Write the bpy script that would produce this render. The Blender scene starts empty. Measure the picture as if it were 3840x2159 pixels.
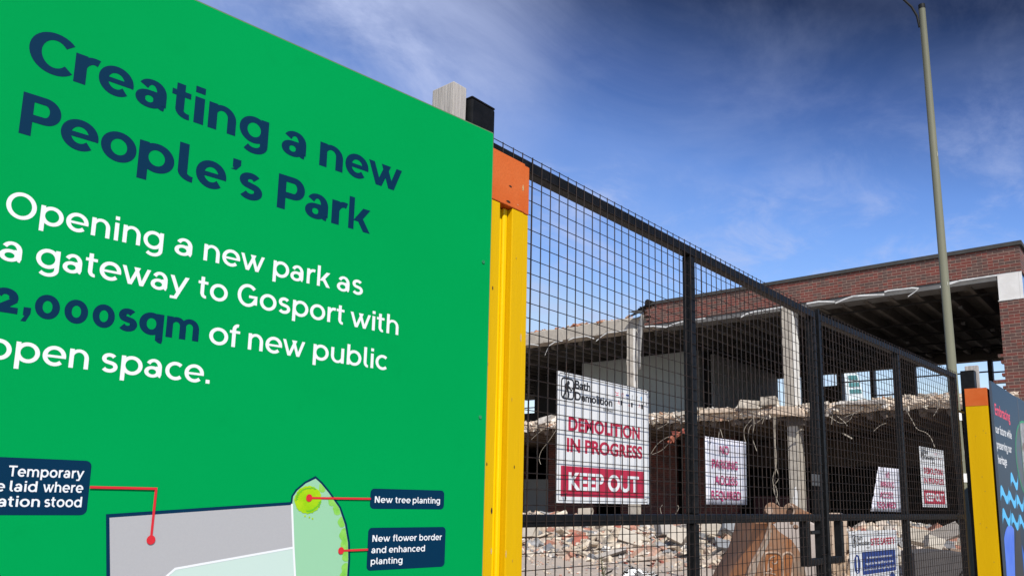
import bpy, math, random
from mathutils import Vector, Matrix
R = math.radians
S = bpy.context.scene
COL = S.collection

# ------------------------------------------------------------------ camera
cam = bpy.data.objects.new('camera', bpy.data.cameras.new('camera'))
COL.objects.link(cam)
yaw, pitch, roll = .8669, .1627, .0192
fwd = Vector((math.sin(yaw) * math.cos(pitch), math.cos(yaw) * math.cos(pitch), math.sin(pitch)))
rt = Vector((math.cos(yaw), -math.sin(yaw), 0))
up = rt.cross(fwd)
r2 = rt * math.cos(roll) + up * math.sin(roll)
u2 = up * math.cos(roll) - rt * math.sin(roll)
M = Matrix((r2, u2, -fwd)).transposed().to_4x4()
M.translation = Vector((0, 0, 1.45))
cam.matrix_world = M
cam.data.sensor_fit = 'HORIZONTAL'
cam.data.sensor_width = 36
cam.data.lens = 36 * 2962.74 / 3840
cam.data.shift_x = -27.3 / 3840
cam.data.shift_y = 308.6 / 3840
cam.data.clip_start = .05
cam.data.clip_end = 5000
S.camera = cam

# ------------------------------------------------------------------ light
SUN = Vector((-.43, -.58, .69)).normalized()
S.view_settings.view_transform = 'Standard'
S.view_settings.look = 'None'
S.view_settings.exposure = .25
S.view_settings.gamma = 1.0
sun = bpy.data.objects.new('sun', bpy.data.lights.new('sun', 'SUN'))
COL.objects.link(sun)
sun.data.energy = 4.6
sun.data.angle = R(.5)
sun.data.color = (1, .95, .87)
sun.rotation_euler = SUN.to_track_quat('Z', 'Y').to_euler()

W = bpy.data.worlds.new('World')
S.world = W
W.use_nodes = True
nt = W.node_tree
for n in list(nt.nodes):
    nt.nodes.remove(n)
def wn(t, **k):
    n = nt.nodes.new(t)
    for a, b in k.items():
        setattr(n, a, b)
    return n
def wmath(op, a, b=None, clamp=False):
    n = wn('ShaderNodeMath', operation=op, use_clamp=clamp)
    for i, v in enumerate((a, b)):
        if v is None:
            continue
        if isinstance(v, (int, float)):
            n.inputs[i].default_value = v
        else:
            nt.links.new(v, n.inputs[i])
    return n.outputs[0]
sky = wn('ShaderNodeTexSky', sky_type='NISHITA', sun_disc=False)
sky.sun_elevation = math.asin(SUN.z)
sky.sun_rotation = math.atan2(SUN.x, SUN.y)
sky.air_density = 1.0
sky.dust_density = .5
sky.ozone_density = 2.0
tc = wn('ShaderNodeTexCoord')
sp = wn('ShaderNodeSeparateXYZ')
nt.links.new(tc.outputs['Generated'], sp.inputs[0])
# sky tint: pale low, filter-dark band above, lifted again overhead for ambient light
rampg = wn('ShaderNodeValToRGB')
cr = rampg.color_ramp
SKYSTOPS = [(0, (1.513, 1.345, 1.261)), (0.15, (1.513, 1.345, 1.261)), (0.25, (1.597, 1.445, 1.361)), (0.31, (1.193, 1.328, 1.613)), (0.4, (1.008, 1.227, 1.664)), (0.45, (0.857, 1.076, 1.555)), (0.53, (0.454, 0.588, 0.966)), (0.58, (0.294, 0.361, 0.571)), (0.615, (0.118, 0.16, 0.277)), (0.68, (0.109, 0.151, 0.252)), (0.8, (0.42, 0.504, 0.672)), (1, (0.672, 0.756, 0.924))]
cr.elements[0].position = 0; cr.elements[0].color = SKYSTOPS[0][1] + (1,)
cr.elements[1].position = 1; cr.elements[1].color = SKYSTOPS[-1][1] + (1,)
for p, c in SKYSTOPS[1:-1]:
    e = cr.elements.new(p); e.color = c + (1,)
dsk = wn('ShaderNodeVectorMath', operation='DOT_PRODUCT')
nt.links.new(tc.outputs['Generated'], dsk.inputs[0])
dsk.inputs[1].default_value = (.161, -.191, 1.0)      # tilted axis: the dark band sinks towards the right
nt.links.new(dsk.outputs['Value'], rampg.inputs[0])
mulc = wn('ShaderNodeMix', data_type='RGBA', blend_type='MULTIPLY')
mulc.inputs[0].default_value = 1
nt.links.new(sky.outputs[0], mulc.inputs[6])
nt.links.new(rampg.outputs[0], mulc.inputs[7])
# thin wind-drawn cirrus on a flat layer overhead
zc = wmath('MAXIMUM', sp.outputs['Z'], .03)
zc = wmath('ADD', zc, .10)
cx = wmath('DIVIDE', sp.outputs['X'], zc)
cy = wmath('DIVIDE', sp.outputs['Y'], zc)
cb = wn('ShaderNodeCombineXYZ')
nt.links.new(cx, cb.inputs[0]); nt.links.new(cy, cb.inputs[1])
mp = wn('ShaderNodeMapping')
mp.inputs['Rotation'].default_value = (0, 0, R(-38))
mp.inputs['Scale'].default_value = (1.0, 1.5, 1)
mp.inputs['Location'].default_value = (3.1, 1.7, 0)
nt.links.new(cb.outputs[0], mp.inputs[0])
n1 = wn('ShaderNodeTexNoise'); n1.inputs['Scale'].default_value = 1.3; n1.inputs['Detail'].default_value = 9; n1.inputs['Roughness'].default_value = .62; n1.inputs['Distortion'].default_value = .9
nt.links.new(mp.outputs[0], n1.inputs['Vector'])
n2 = wn('ShaderNodeTexNoise'); n2.inputs['Scale'].default_value = .55; n2.inputs['Detail'].default_value = 3
nt.links.new(mp.outputs[0], n2.inputs['Vector'])
def wramp(src, a, b):
    n = wn('ShaderNodeMapRange', interpolation_type='SMOOTHSTEP')
    n.inputs['From Min'].default_value = a; n.inputs['From Max'].default_value = b
    nt.links.new(src, n.inputs['Value'])
    return n.outputs[0]
m = wmath('MULTIPLY', wramp(n1.outputs[0], .40, .78), wramp(n2.outputs[0], .30, .66))
# denser bank over the left of the hoarding
dv = wn('ShaderNodeVectorMath', operation='DOT_PRODUCT')
nt.links.new(tc.outputs['Generated'], dv.inputs[0])
dv.inputs[1].default_value = Vector((.50, .70, .51)).normalized()
bank = wmath('MULTIPLY', wramp(dv.outputs['Value'], .955, .998), wramp(n1.outputs[0], .18, .66))
n3 = wn('ShaderNodeTexNoise'); n3.inputs['Scale'].default_value = 3.0; n3.inputs['Detail'].default_value = 12; n3.inputs['Roughness'].default_value = .66; n3.inputs['Distortion'].default_value = .35
nt.links.new(mp.outputs[0], n3.inputs['Vector'])
n4 = wn('ShaderNodeTexNoise'); n4.inputs['Scale'].default_value = .9; n4.inputs['Detail'].default_value = 3
mp4 = wn('ShaderNodeMapping'); mp4.inputs['Location'].default_value = (7.3, 2.2, 0)
nt.links.new(cb.outputs[0], mp4.inputs[0]); nt.links.new(mp4.outputs[0], n4.inputs['Vector'])
fine = wmath('MULTIPLY', wmath('MULTIPLY', wramp(n3.outputs[0], .42, .76), wramp(n4.outputs[0], .28, .56)), wmath('ADD', wmath('MULTIPLY', wramp(dsk.outputs['Value'], .40, .60), -.85), 1.0))
m = wmath('ADD', wmath('ADD', wmath('MULTIPLY', m, .20), wmath('MULTIPLY', fine, .62)), wmath('MULTIPLY', bank, .62), True)
mixc = wn('ShaderNodeMix', data_type='RGBA')
nt.links.new(m, mixc.inputs[0])
nt.links.new(mulc.outputs[2], mixc.inputs[6])
mixc.inputs[7].default_value = (4.3, 5.0, 7.4, 1)
bg = wn('ShaderNodeBackground')
bg.inputs['Strength'].default_value = .10
nt.links.new(mixc.outputs[2], bg.inputs[0])
out = wn('ShaderNodeOutputWorld')
nt.links.new(bg.outputs[0], out.inputs[0])

# ------------------------------------------------------------------ materials
MAT = {}
def mat(name, base, rough=.6, metal=0, var=None, scale=8, bump=0, bscale=60, spec=.5, stretch=(1, 1, 1), stain=None, stscale=2.0, stlo=.5, sthi=.7, coat=0):
    """principled material; var = second colour mixed by noise, stain = third colour in patches with a shape of their own"""
    if name in MAT:
        return MAT[name]
    m = bpy.data.materials.new(name); m.use_nodes = True
    t = m.node_tree; b = t.nodes['Principled BSDF']
    b.inputs['Base Color'].default_value = (*base, 1)
    b.inputs['Roughness'].default_value = rough
    b.inputs['Metallic'].default_value = metal
    b.inputs['Specular IOR Level'].default_value = spec
    if coat: b.inputs['Coat Weight'].default_value = coat
    co = t.nodes.new('ShaderNodeTexCoord'); mp = t.nodes.new('ShaderNodeMapping')
    mp.inputs['Scale'].default_value = stretch
    t.links.new(co.outputs['Object'], mp.inputs[0])
    last = None
    def noise(sc, det=6, ro=.6):
        n = t.nodes.new('ShaderNodeTexNoise'); n.inputs['Scale'].default_value = sc; n.inputs['Detail'].default_value = det; n.inputs['Roughness'].default_value = ro
        t.links.new(mp.outputs[0], n.inputs['Vector']); return n.outputs[0]
    def rng(src, a, c):
        n = t.nodes.new('ShaderNodeMapRange'); n.inputs['From Min'].default_value = a; n.inputs['From Max'].default_value = c
        t.links.new(src, n.inputs['Value']); return n.outputs[0]
    if var:
        x = t.nodes.new('ShaderNodeMix'); x.data_type = 'RGBA'
        x.inputs[6].default_value = (*base, 1); x.inputs[7].default_value = (*var, 1)
        t.links.new(rng(noise(scale), .35, .65), x.inputs[0]); last = x.outputs[2]
    if stain:
        x = t.nodes.new('ShaderNodeMix'); x.data_type = 'RGBA'
        if last: t.links.new(last, x.inputs[6])
        else: x.inputs[6].default_value = (*base, 1)
        x.inputs[7].default_value = (*stain, 1)
        t.links.new(rng(noise(stscale, 8, .65), stlo, sthi), x.inputs[0]); last = x.outputs[2]
    if last: t.links.new(last, b.inputs['Base Color'])
    if bump:
        bp = t.nodes.new('ShaderNodeBump'); bp.inputs['Strength'].default_value = bump; bp.inputs['Distance'].default_value = .01
        t.links.new(noise(bscale, 8, .6), bp.inputs['Height']); t.links.new(bp.outputs[0], b.inputs['Normal'])
    MAT[name] = m
    return m
def brick_mat(name, axis, c1, c2, mortar, dark):
    m = bpy.data.materials.new(name); m.use_nodes = True
    t = m.node_tree; b = t.nodes['Principled BSDF']; b.inputs['Roughness'].default_value = .85
    co = t.nodes.new('ShaderNodeTexCoord'); sx = t.nodes.new('ShaderNodeSeparateXYZ'); cb = t.nodes.new('ShaderNodeCombineXYZ')
    t.links.new(co.outputs['Object'], sx.inputs[0])
    t.links.new(sx.outputs[axis], cb.inputs[0]); t.links.new(sx.outputs['Z'], cb.inputs[1])
    def br():
        n = t.nodes.new('ShaderNodeTexBrick')
        n.inputs['Scale'].default_value = 1; n.inputs['Brick Width'].default_value = .225; n.inputs['Row Height'].default_value = .075
        n.inputs['Mortar Size'].default_value = .0055; n.inputs['Mortar Smooth'].default_value = .2; n.inputs['Bias'].default_value = 0
        n.offset = .5
        t.links.new(cb.outputs[0], n.inputs['Vector']); return n
    n = br(); n.inputs['Color1'].default_value = (*c1, 1); n.inputs['Color2'].default_value = (*c2, 1); n.inputs['Mortar'].default_value = (*mortar, 1)
    # some headers fired darker
    w = t.nodes.new('ShaderNodeTexWhiteNoise'); w.noise_dimensions = '2D'
    fl = t.nodes.new('ShaderNodeVectorMath'); fl.operation = 'DIVIDE'; fl.inputs[1].default_value = (.225, .075, 1)
    t.links.new(cb.outputs[0], fl.inputs[0])
    s2 = t.nodes.new('ShaderNodeSeparateXYZ'); t.links.new(fl.outputs[0], s2.inputs[0])
    def mth(op, a, c=None):
        q = t.nodes.new('ShaderNodeMath'); q.operation = op
        for i, v in enumerate((a, c)):
            if v is None: continue
            if isinstance(v, (int, float)): q.inputs[i].default_value = v
            else: t.links.new(v, q.inputs[i])
        return q.outputs[0]
    row = mth('FLOOR', s2.outputs['Y'])
    odd = mth('MULTIPLY', mth('MODULO', mth('ABSOLUTE', row), 2), .5)
    ci = mth('FLOOR', mth('ADD', s2.outputs['X'], odd))
    c3 = t.nodes.new('ShaderNodeCombineXYZ'); t.links.new(ci, c3.inputs[0]); t.links.new(row, c3.inputs[1])
    t.links.new(c3.outputs[0], w.inputs['Vector'])
    mx = t.nodes.new('ShaderNodeMix'); mx.data_type = 'RGBA'
    k = mth('MULTIPLY', mth('GREATER_THAN', w.outputs[0], .60), mth('SUBTRACT', 1.0, n.outputs['Fac']))
    t.links.new(mth('MULTIPLY', k, .75), mx.inputs[0]); t.links.new(n.outputs['Color'], mx.inputs[6]); mx.inputs[7].default_value = (*dark, 1)
    nz = t.nodes.new('ShaderNodeTexNoise'); nz.inputs['Scale'].default_value = 3.2; nz.inputs['Detail'].default_value = 7
    t.links.new(co.outputs['Object'], nz.inputs['Vector'])
    mr = t.nodes.new('ShaderNodeMapRange'); mr.inputs['To Min'].default_value = .62; mr.inputs['To Max'].default_value = 1.3
    t.links.new(nz.outputs[0], mr.inputs['Value'])
    ml = t.nodes.new('ShaderNodeVectorMath'); ml.operation = 'SCALE'
    t.links.new(mx.outputs[2], ml.inputs[0]); t.links.new(mr.outputs[0], ml.inputs['Scale'])
    t.links.new(ml.outputs[0], b.inputs['Base Color'])
    bp = t.nodes.new('ShaderNodeBump'); bp.inputs['Strength'].default_value = .6; bp.inputs['Distance'].default_value = .006; bp.invert = True
    t.links.new(n.outputs['Fac'], bp.inputs['Height']); t.links.new(bp.outputs[0], b.inputs['Normal'])
    MAT[name] = m
    return m
def rubble_mat(name, stops, rough=.9):
    """each broken lump its own colour"""
    m = bpy.data.materials.new(name); m.use_nodes = True
    t = m.node_tree; b = t.nodes['Principled BSDF']; b.inputs['Roughness'].default_value = rough
    g = t.nodes.new('ShaderNodeNewGeometry'); rp = t.nodes.new('ShaderNodeValToRGB'); rp.color_ramp.interpolation = 'CONSTANT'
    e = rp.color_ramp.elements
    e[0].position = 0; e[0].color = (*stops[0][1], 1); e[1].position = stops[1][0]; e[1].color = (*stops[1][1], 1)
    for p, c in stops[2:]:
        q = e.new(p); q.color = (*c, 1)
    t.links.new(g.outputs['Random Per Island'], rp.inputs[0])
    co = t.nodes.new('ShaderNodeTexCoord'); nz = t.nodes.new('ShaderNodeTexNoise'); nz.inputs['Scale'].default_value = 9; nz.inputs['Detail'].default_value = 8
    t.links.new(co.outputs['Object'], nz.inputs['Vector'])
    mr = t.nodes.new('ShaderNodeMapRange'); mr.inputs['From Min'].default_value = .3; mr.inputs['From Max'].default_value = .7; mr.inputs['To Min'].default_value = .6; mr.inputs['To Max'].default_value = 1.25
    t.links.new(nz.outputs[0], mr.inputs['Value'])
    ml = t.nodes.new('ShaderNodeVectorMath'); ml.operation = 'SCALE'
    t.links.new(rp.outputs[0], ml.inputs[0]); t.links.new(mr.outputs[0], ml.inputs['Scale'])
    t.links.new(ml.outputs[0], b.inputs['Base Color'])
    bp = t.nodes.new('ShaderNodeBump'); bp.inputs['Strength'].default_value = .7; bp.inputs['Distance'].default_value = .02
    t.links.new(nz.outputs[0], bp.inputs['Height']); t.links.new(bp.outputs[0], b.inputs['Normal'])
    MAT[name] = m
    return m

M_GREEN = mat('green_print', (.0, .282, .066), .8, spec=.02, var=(.0, .272, .062), scale=2.2, stain=(.0, .262, .060), stscale=9, stlo=.58, sthi=.8)
M_NAVY = mat('navy_print', (.0, .024, .062), .7, spec=.08)
M_WHITEP = mat('white_print', (.70, .72, .74), .6, spec=.15)
M_RED = mat('red_print', (.56, .024, .035), .6, spec=.1)
M_GREYP = mat('grey_print', (.38, .38, .39), .6, spec=.1, var=(.365, .365, .378), scale=300)
M_MINT = mat('mint_print', (.475, .60, .545), .6, spec=.1)
M_PALEGREEN = mat('pale_green_print', (.265, .51, .32), .6, spec=.1)
M_LIME = mat('lime_print', (.22, .48, .004), .6, spec=.1, var=(.36, .56, .01), scale=28)
M_LIMED = mat('dark_lime_print', (.12, .42, .01), .45)
M_BUSH = mat('bush_print', (.16, .46, .055), .6, spec=.1, var=(.25, .55, .10), scale=60)
M_PANELEDGE = mat('panel_edge', (.10, .16, .08), .6); M_PANELEDGE2 = mat('navy_panel_edge', (.05, .07, .10), .6)
M_SCREW = mat('painted_screw', (.05, .30, .12), .3, metal=.5)
M_BLACK = mat('black_gloss_paint', (.005, .0055, .006), .45, spec=.13, var=(.010, .010, .011), scale=30, bump=.06, bscale=40, stain=(.05, .045, .04), stscale=14, stlo=.64, sthi=.74)
M_WIRE = mat('black_wire', (.009, .008, .008), .5, spec=.2, var=(.034, .021, .016), scale=25)
M_YEL = mat('yellow_paint', (.64, .385, .0), .6, spec=.12, var=(.59, .345, .0), scale=7, bump=.12, bscale=90, stretch=(1, 1, .12), stain=(.55, .36, .03), stscale=30, stlo=.70, sthi=.80)
M_YEL2 = mat('yellow_gloss_sunlit', (.80, .54, .0), .4, spec=.35, var=(.70, .46, .0), scale=12, bump=.1, bscale=60, stretch=(1, 1, .15))  # recess yellow lightened, the sun on it set in the colour; also glossier
M_ORA = mat('orange_paint', (.54, .105, .02), .6, spec=.12, var=(.57, .13, .032), scale=9, bump=.12, bscale=110, stain=(.45, .09, .015), stscale=25, stlo=.68, sthi=.78)
M_HOLE = mat('dark_knot', (.03, .012, .006), .9)
M_TIMBER = mat('weathered_timber', (.44, .41, .385), .85, var=(.33, .305, .28), scale=7, stretch=(9, 9, .7), bump=.5, bscale=14, stain=(.14, .12, .11), stscale=5, stlo=.62, sthi=.76)
M_LAMP = mat('olive_grey_paint', (.150, .150, .108), .6, spec=.15, var=(.128, .130, .092), scale=3, stretch=(1, 1, .3))
M_LANTERN = mat('dark_lantern', (.010, .011, .012), .6, spec=.15)
M_STICK = mat('white_sticker', (.8, .8, .78), .5)
M_SIGNW = mat('white_corrugated_plastic', (.70, .71, .72), .5, var=(.66, .67, .68), scale=6, stretch=(60, 60, 1))
M_PAPER = mat('white_laminated_paper', (.68, .68, .74), .35, spec=.4, var=(.63, .63, .71), scale=5, bump=.12, bscale=9)
M_CRIM = mat('crimson_print', (.42, .012, .045), .45)
M_MAG = mat('crimson_ink', (.47, .006, .11), .45)
M_INK = mat('black_ink', (.012, .012, .013), .5)
M_BLUE = mat('royal_blue_print', (.012, .04, .20), .45)
M_SKYB = mat('sky_blue_print', (.07, .47, .86), .45)
M_DOME = mat('dome_blue_print', (.03, .13, .68), .45, var=(.10, .22, .75), scale=3)
M_CHAR = mat('charcoal_print', (.03, .03, .032), .5)
M_PINK = mat('pink_print', (.72, .04, .09), .45)
M_SLATE = mat('slate_navy_print', (.012, .034, .066), .45, spec=.22)
M_PHOTO = mat('grey_photo_print', (.16, .16, .16), .5, var=(.36, .36, .36), scale=14, stain=(.12, .05, .02), stscale=9, stlo=.55, sthi=.65)
M_PHOTOSKY = mat('blue_photo_print', (.055, .10, .16), .5, var=(.09, .085, .07), scale=8)
M_RING = mat('green_ring_print', (.01, .26, .10), .5)
M_BRICK_Y = brick_mat('red_brick_front', 'Y', (.155, .036, .026), (.105, .040, .032), (.27, .195, .155), (.070, .047, .040))
M_BRICK_X = brick_mat('red_brick_end', 'X', (.155, .036, .026), (.105, .040, .032), (.27, .195, .155), (.070, .047, .040))
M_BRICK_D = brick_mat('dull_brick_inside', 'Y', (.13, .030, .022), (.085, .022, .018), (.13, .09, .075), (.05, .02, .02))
M_FELT = mat('dark_roofing_felt', (.030, .030, .030), .8, var=(.045, .044, .042), scale=6)
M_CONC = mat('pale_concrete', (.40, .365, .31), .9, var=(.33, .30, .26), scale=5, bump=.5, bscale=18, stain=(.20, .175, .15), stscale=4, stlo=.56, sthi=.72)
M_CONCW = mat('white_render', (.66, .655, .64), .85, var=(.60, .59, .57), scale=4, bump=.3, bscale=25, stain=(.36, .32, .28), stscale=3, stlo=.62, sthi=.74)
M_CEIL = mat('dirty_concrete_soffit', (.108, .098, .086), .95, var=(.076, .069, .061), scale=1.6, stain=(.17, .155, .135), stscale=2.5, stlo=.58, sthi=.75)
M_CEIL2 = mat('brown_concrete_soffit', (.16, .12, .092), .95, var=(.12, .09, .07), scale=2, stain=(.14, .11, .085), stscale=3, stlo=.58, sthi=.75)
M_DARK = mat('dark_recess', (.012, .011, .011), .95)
M_SOFB = mat('grey_soffit_board', (.13, .13, .13), .8, var=(.10, .10, .10), scale=4)
M_STEEL = mat('dark_steel_frame', (.025, .025, .026), .6, var=(.04, .037, .035), scale=5)
M_WALLG = mat('grey_blue_plaster', (.33, .37, .375), .9, var=(.30, .335, .34), scale=1.2, stain=(.25, .27, .27), stscale=1.5, stlo=.60, sthi=.72)
M_WALLD = mat('dark_grey_plaster', (.26, .265, .27), .9, var=(.21, .215, .22), scale=2)
M_ALU = mat('bright_aluminium_trim', (.62, .62, .60), .5, metal=.1, var=(.42, .42, .41), scale=6)
M_CABLE = mat('pale_cable', (.36, .32, .26), .6, var=(.24, .21, .17), scale=20)
M_TAN = rubble_mat('tan_stone', [(0, (.36, .25, .16)), (.3, (.40, .29, .20)), (.55, (.33, .235, .16)), (.8, (.43, .34, .26))])
M_RUB = rubble_mat('mixed_rubble', [(0, (.50, .43, .34)), (.17, (.43, .36, .30)), (.30, (.56, .49, .40)), (.42, (.44, .27, .20)), (.51, (.36, .17, .12)), (.58, (.47, .34, .25)), (.68, (.28, .28, .28)), (.76, (.19, .19, .195)), (.81, (.60, .56, .51)), (.90, (.46, .38, .29)), (.97, (.32, .10, .07))])
M_EDGE = rubble_mat('broken_concrete', [(0, (.52, .46, .38)), (.22, (.44, .385, .32)), (.40, (.58, .53, .45)), (.55, (.48, .38, .29)), (.68, (.36, .32, .28)), (.76, (.62, .58, .53)), (.89, (.44, .26, .17)), (.93, (.53, .48, .41))])
M_BRBR = rubble_mat('loose_brick', [(0, (.33, .085, .05)), (.4, (.40, .13, .08)), (.7, (.27, .065, .045))])
M_SLAB = mat('pinkish_concrete', (.43, .375, .345), .9, var=(.37, .32, .29), scale=3, bump=.3, bscale=20, stain=(.26, .22, .20), stscale=4, stlo=.62, sthi=.72)
M_DIRT = mat('dusty_ground', (.43, .36, .30), .95, var=(.38, .32, .265), scale=1.1, bump=.5, bscale=9, stain=(.33, .28, .24), stscale=1.7, stlo=.52, sthi=.72)
M_PAVE = mat('tarmac_pavement', (.085, .083, .08), .9, var=(.11, .105, .10), scale=60, bump=.3, bscale=200)
M_BLOCK = mat('dark_grey_concrete', (.075, .07, .07), .9, var=(.058, .054, .055), scale=4, bump=.3, bscale=30, stain=(.10, .09, .088), stscale=2.5, stlo=.6, sthi=.75)
M_RUST = mat('rusty_steel', (.36, .14, .045), .7, metal=.0, var=(.26, .105, .04), scale=6, bump=.25, bscale=30, stain=(.24, .13, .07), stscale=5, stlo=.52, sthi=.7)
M_WORN = mat('worn_bucket_steel', (.215, .155, .115), .65, metal=.0, var=(.26, .105, .04), scale=3.0, bump=.25, bscale=40, stain=(.27, .21, .165), stscale=7, stlo=.55, sthi=.7)
M_WORN2 = mat('polished_pin_steel', (.42, .31, .24), .5, metal=.0, var=(.20, .13, .09), scale=14, bump=.15, bscale=60)
M_GLASS = mat('teal_tower_glass', (.05, .17, .18), .25, var=(.08, .23, .24), scale=.3)
M_TOWERW = mat('white_tower_cladding', (.62, .70, .74), .5)
M_TOWERB = mat('blue_tower_cladding', (.36, .47, .58), .5)
M_LEAF = mat('weed_leaf', (.10, .13, .04), .7, var=(.16, .17, .06), scale=30)
M_STEM = mat('weed_stem', (.12, .10, .05), .8)
M_SHEET = mat('torn_grey_sheet', (.34, .33, .31), .7, var=(.22, .215, .205), scale=2.5, stain=(.10, .095, .09), stscale=3, stlo=.55, sthi=.66)
M_CASTBLK = mat('black_plastic', (.008, .008, .009), .5, spec=.2)
M_LOCK = mat('grey_lock_plate', (.05, .052, .055), .5, var=(.07, .07, .07), scale=30)
M_BLUEGL = mat('blue_window_glass', (.10, .22, .45), .15)

# ------------------------------------------------------------------ mesh helpers
class MB:
    def __init__(s):
        s.v = []; s.f = []; s.mi = []; s.cur = 0; s.smooth = set()
    def face(s, pts, sm=False):
        b = len(s.v); s.v.extend(tuple(p) for p in pts); s.f.append(tuple(range(b, b + len(pts)))); s.mi.append(s.cur)
    def grid(s, verts, faces, sm=False):
        b = len(s.v); s.v.extend(tuple(p) for p in verts)
        for f in faces:
            if sm: s.smooth.add(len(s.f))
            s.f.append(tuple(i + b for i in f)); s.mi.append(s.cur)
    def hexa(s, p):
        s.grid(p, [(0, 3, 2, 1), (4, 5, 6, 7), (0, 1, 5, 4), (1, 2, 6, 5), (2, 3, 7, 6), (3, 0, 4, 7)])
    def box(s, x0, x1, y0, y1, z0, z1):
        s.hexa([(x0, y0, z0), (x1, y0, z0), (x1, y1, z0), (x0, y1, z0), (x0, y0, z1), (x1, y0, z1), (x1, y1, z1), (x0, y1, z1)])
    def fbox(s, fr, a0, a1, b0, b1, c0, c1):
        """box in a frame (origin, ux, uy, n)"""
        P = lambda a, b, c: fr[0] + fr[1] * a + fr[2] * b + fr[3] * c
        s.hexa([P(a0, b0, c0), P(a1, b0, c0), P(a1, b1, c0), P(a0, b1, c0), P(a0, b0, c1), P(a1, b0, c1), P(a1, b1, c1), P(a0, b1, c1)])
    def prism(s, fr, poly, c0, c1):
        n = len(poly)
        a = [fr[0] + fr[1] * p[0] + fr[2] * p[1] + fr[3] * c0 for p in poly]
        b = [fr[0] + fr[1] * p[0] + fr[2] * p[1] + fr[3] * c1 for p in poly]
        s.grid(a + b, [tuple(range(n - 1, -1, -1)), tuple(range(n, 2 * n))] + [(i, (i + 1) % n, n + (i + 1) % n, n + i) for i in range(n)])
    def flat(s, fr, poly, c):
        s.face([fr[0] + fr[1] * p[0] + fr[2] * p[1] + fr[3] * c for p in poly])
    def tube(s, pts, r, n=6, cap=True, sm=True):
        pts = [Vector(p) for p in pts]; rings = []
        rr = r if isinstance(r, (list, tuple)) else [r] * len(pts)
        prev = None
        for i, p in enumerate(pts):
            d = (pts[min(i + 1, len(pts) - 1)] - pts[max(i - 1, 0)]).normalized()
            if prev is None:
                x = d.orthogonal().normalized()
            else:
                x = (prev - d * prev.dot(d)).normalized()
            prev = x; y = d.cross(x)
            rings.append([p + (x * math.cos(2 * math.pi * k / n) + y * math.sin(2 * math.pi * k / n)) * rr[i] for k in range(n)])
        v = [q for ring in rings for q in ring]
        f = [(i * n + k, i * n + (k + 1) % n, (i + 1) * n + (k + 1) % n, (i + 1) * n + k) for i in range(len(pts) - 1) for k in range(n)]
        s.grid(v, f, sm)
        if cap:
            s.face(rings[0][::-1]); s.face(rings[-1])
    def chunk(s, c, dx, dy, dz, rnd, jit=.28, rot=None):
        q = rot or Matrix.Rotation(rnd.uniform(0, 6.28), 3, 'Z') @ Matrix.Rotation(rnd.uniform(-.6, .6), 3, 'X') @ Matrix.Rotation(rnd.uniform(-.6, .6), 3, 'Y')
        P = []
        for sz in (-1, 1):
            for a, b in ((-1, -1), (1, -1), (1, 1), (-1, 1)):
                P.append(Vector(c) + q @ Vector(((a + rnd.uniform(-jit, jit) * 2) * dx / 2, (b + rnd.uniform(-jit, jit) * 2) * dy / 2, (sz + rnd.uniform(-jit, jit) * 2) * dz / 2)))
        s.hexa(P)
    def build(s, name, mats, parent=None, bevel=0, recalc=True):
        me = bpy.data.meshes.new(name); me.from_pydata(s.v, [], s.f)
        if not isinstance(mats, (list, tuple)): mats = [mats]
        for k in mats: me.materials.append(k)
        for i, p in enumerate(me.polygons):
            p.material_index = s.mi[i]
            if i in s.smooth: p.use_smooth = True
        me.update()
        if recalc:
            import bmesh
            bm = bmesh.new(); bm.from_mesh(me)
            bmesh.ops.recalc_face_normals(bm, faces=bm.faces[:])
            bm.to_mesh(me); bm.free()
        o = bpy.data.objects.new(name, me); COL.objects.link(o)
        if bevel:
            md = o.modifiers.new('edge', 'BEVEL'); md.width = bevel; md.segments = 2; md.limit_method = 'ANGLE'
        if parent: o.parent = parent
        return o
def thing(name, label, cat, group=None):
    o = bpy.data.objects.new(name, None); COL.objects.link(o); o.empty_display_size = .1
    o['label'] = label; o['category'] = cat
    if group: o['group'] = group
    return o
def tag(o, label=None, cat=None, group=None, kind=None):
    for k, v in (('label', label), ('category', cat), ('group', group), ('kind', kind)):
        if v: o[k] = v
    return o
def fr(o, ux, n):
    ux = Vector(ux).normalized(); n = Vector(n).normalized()
    return (Vector(o), ux, Vector((0, 0, 1)), n)

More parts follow.
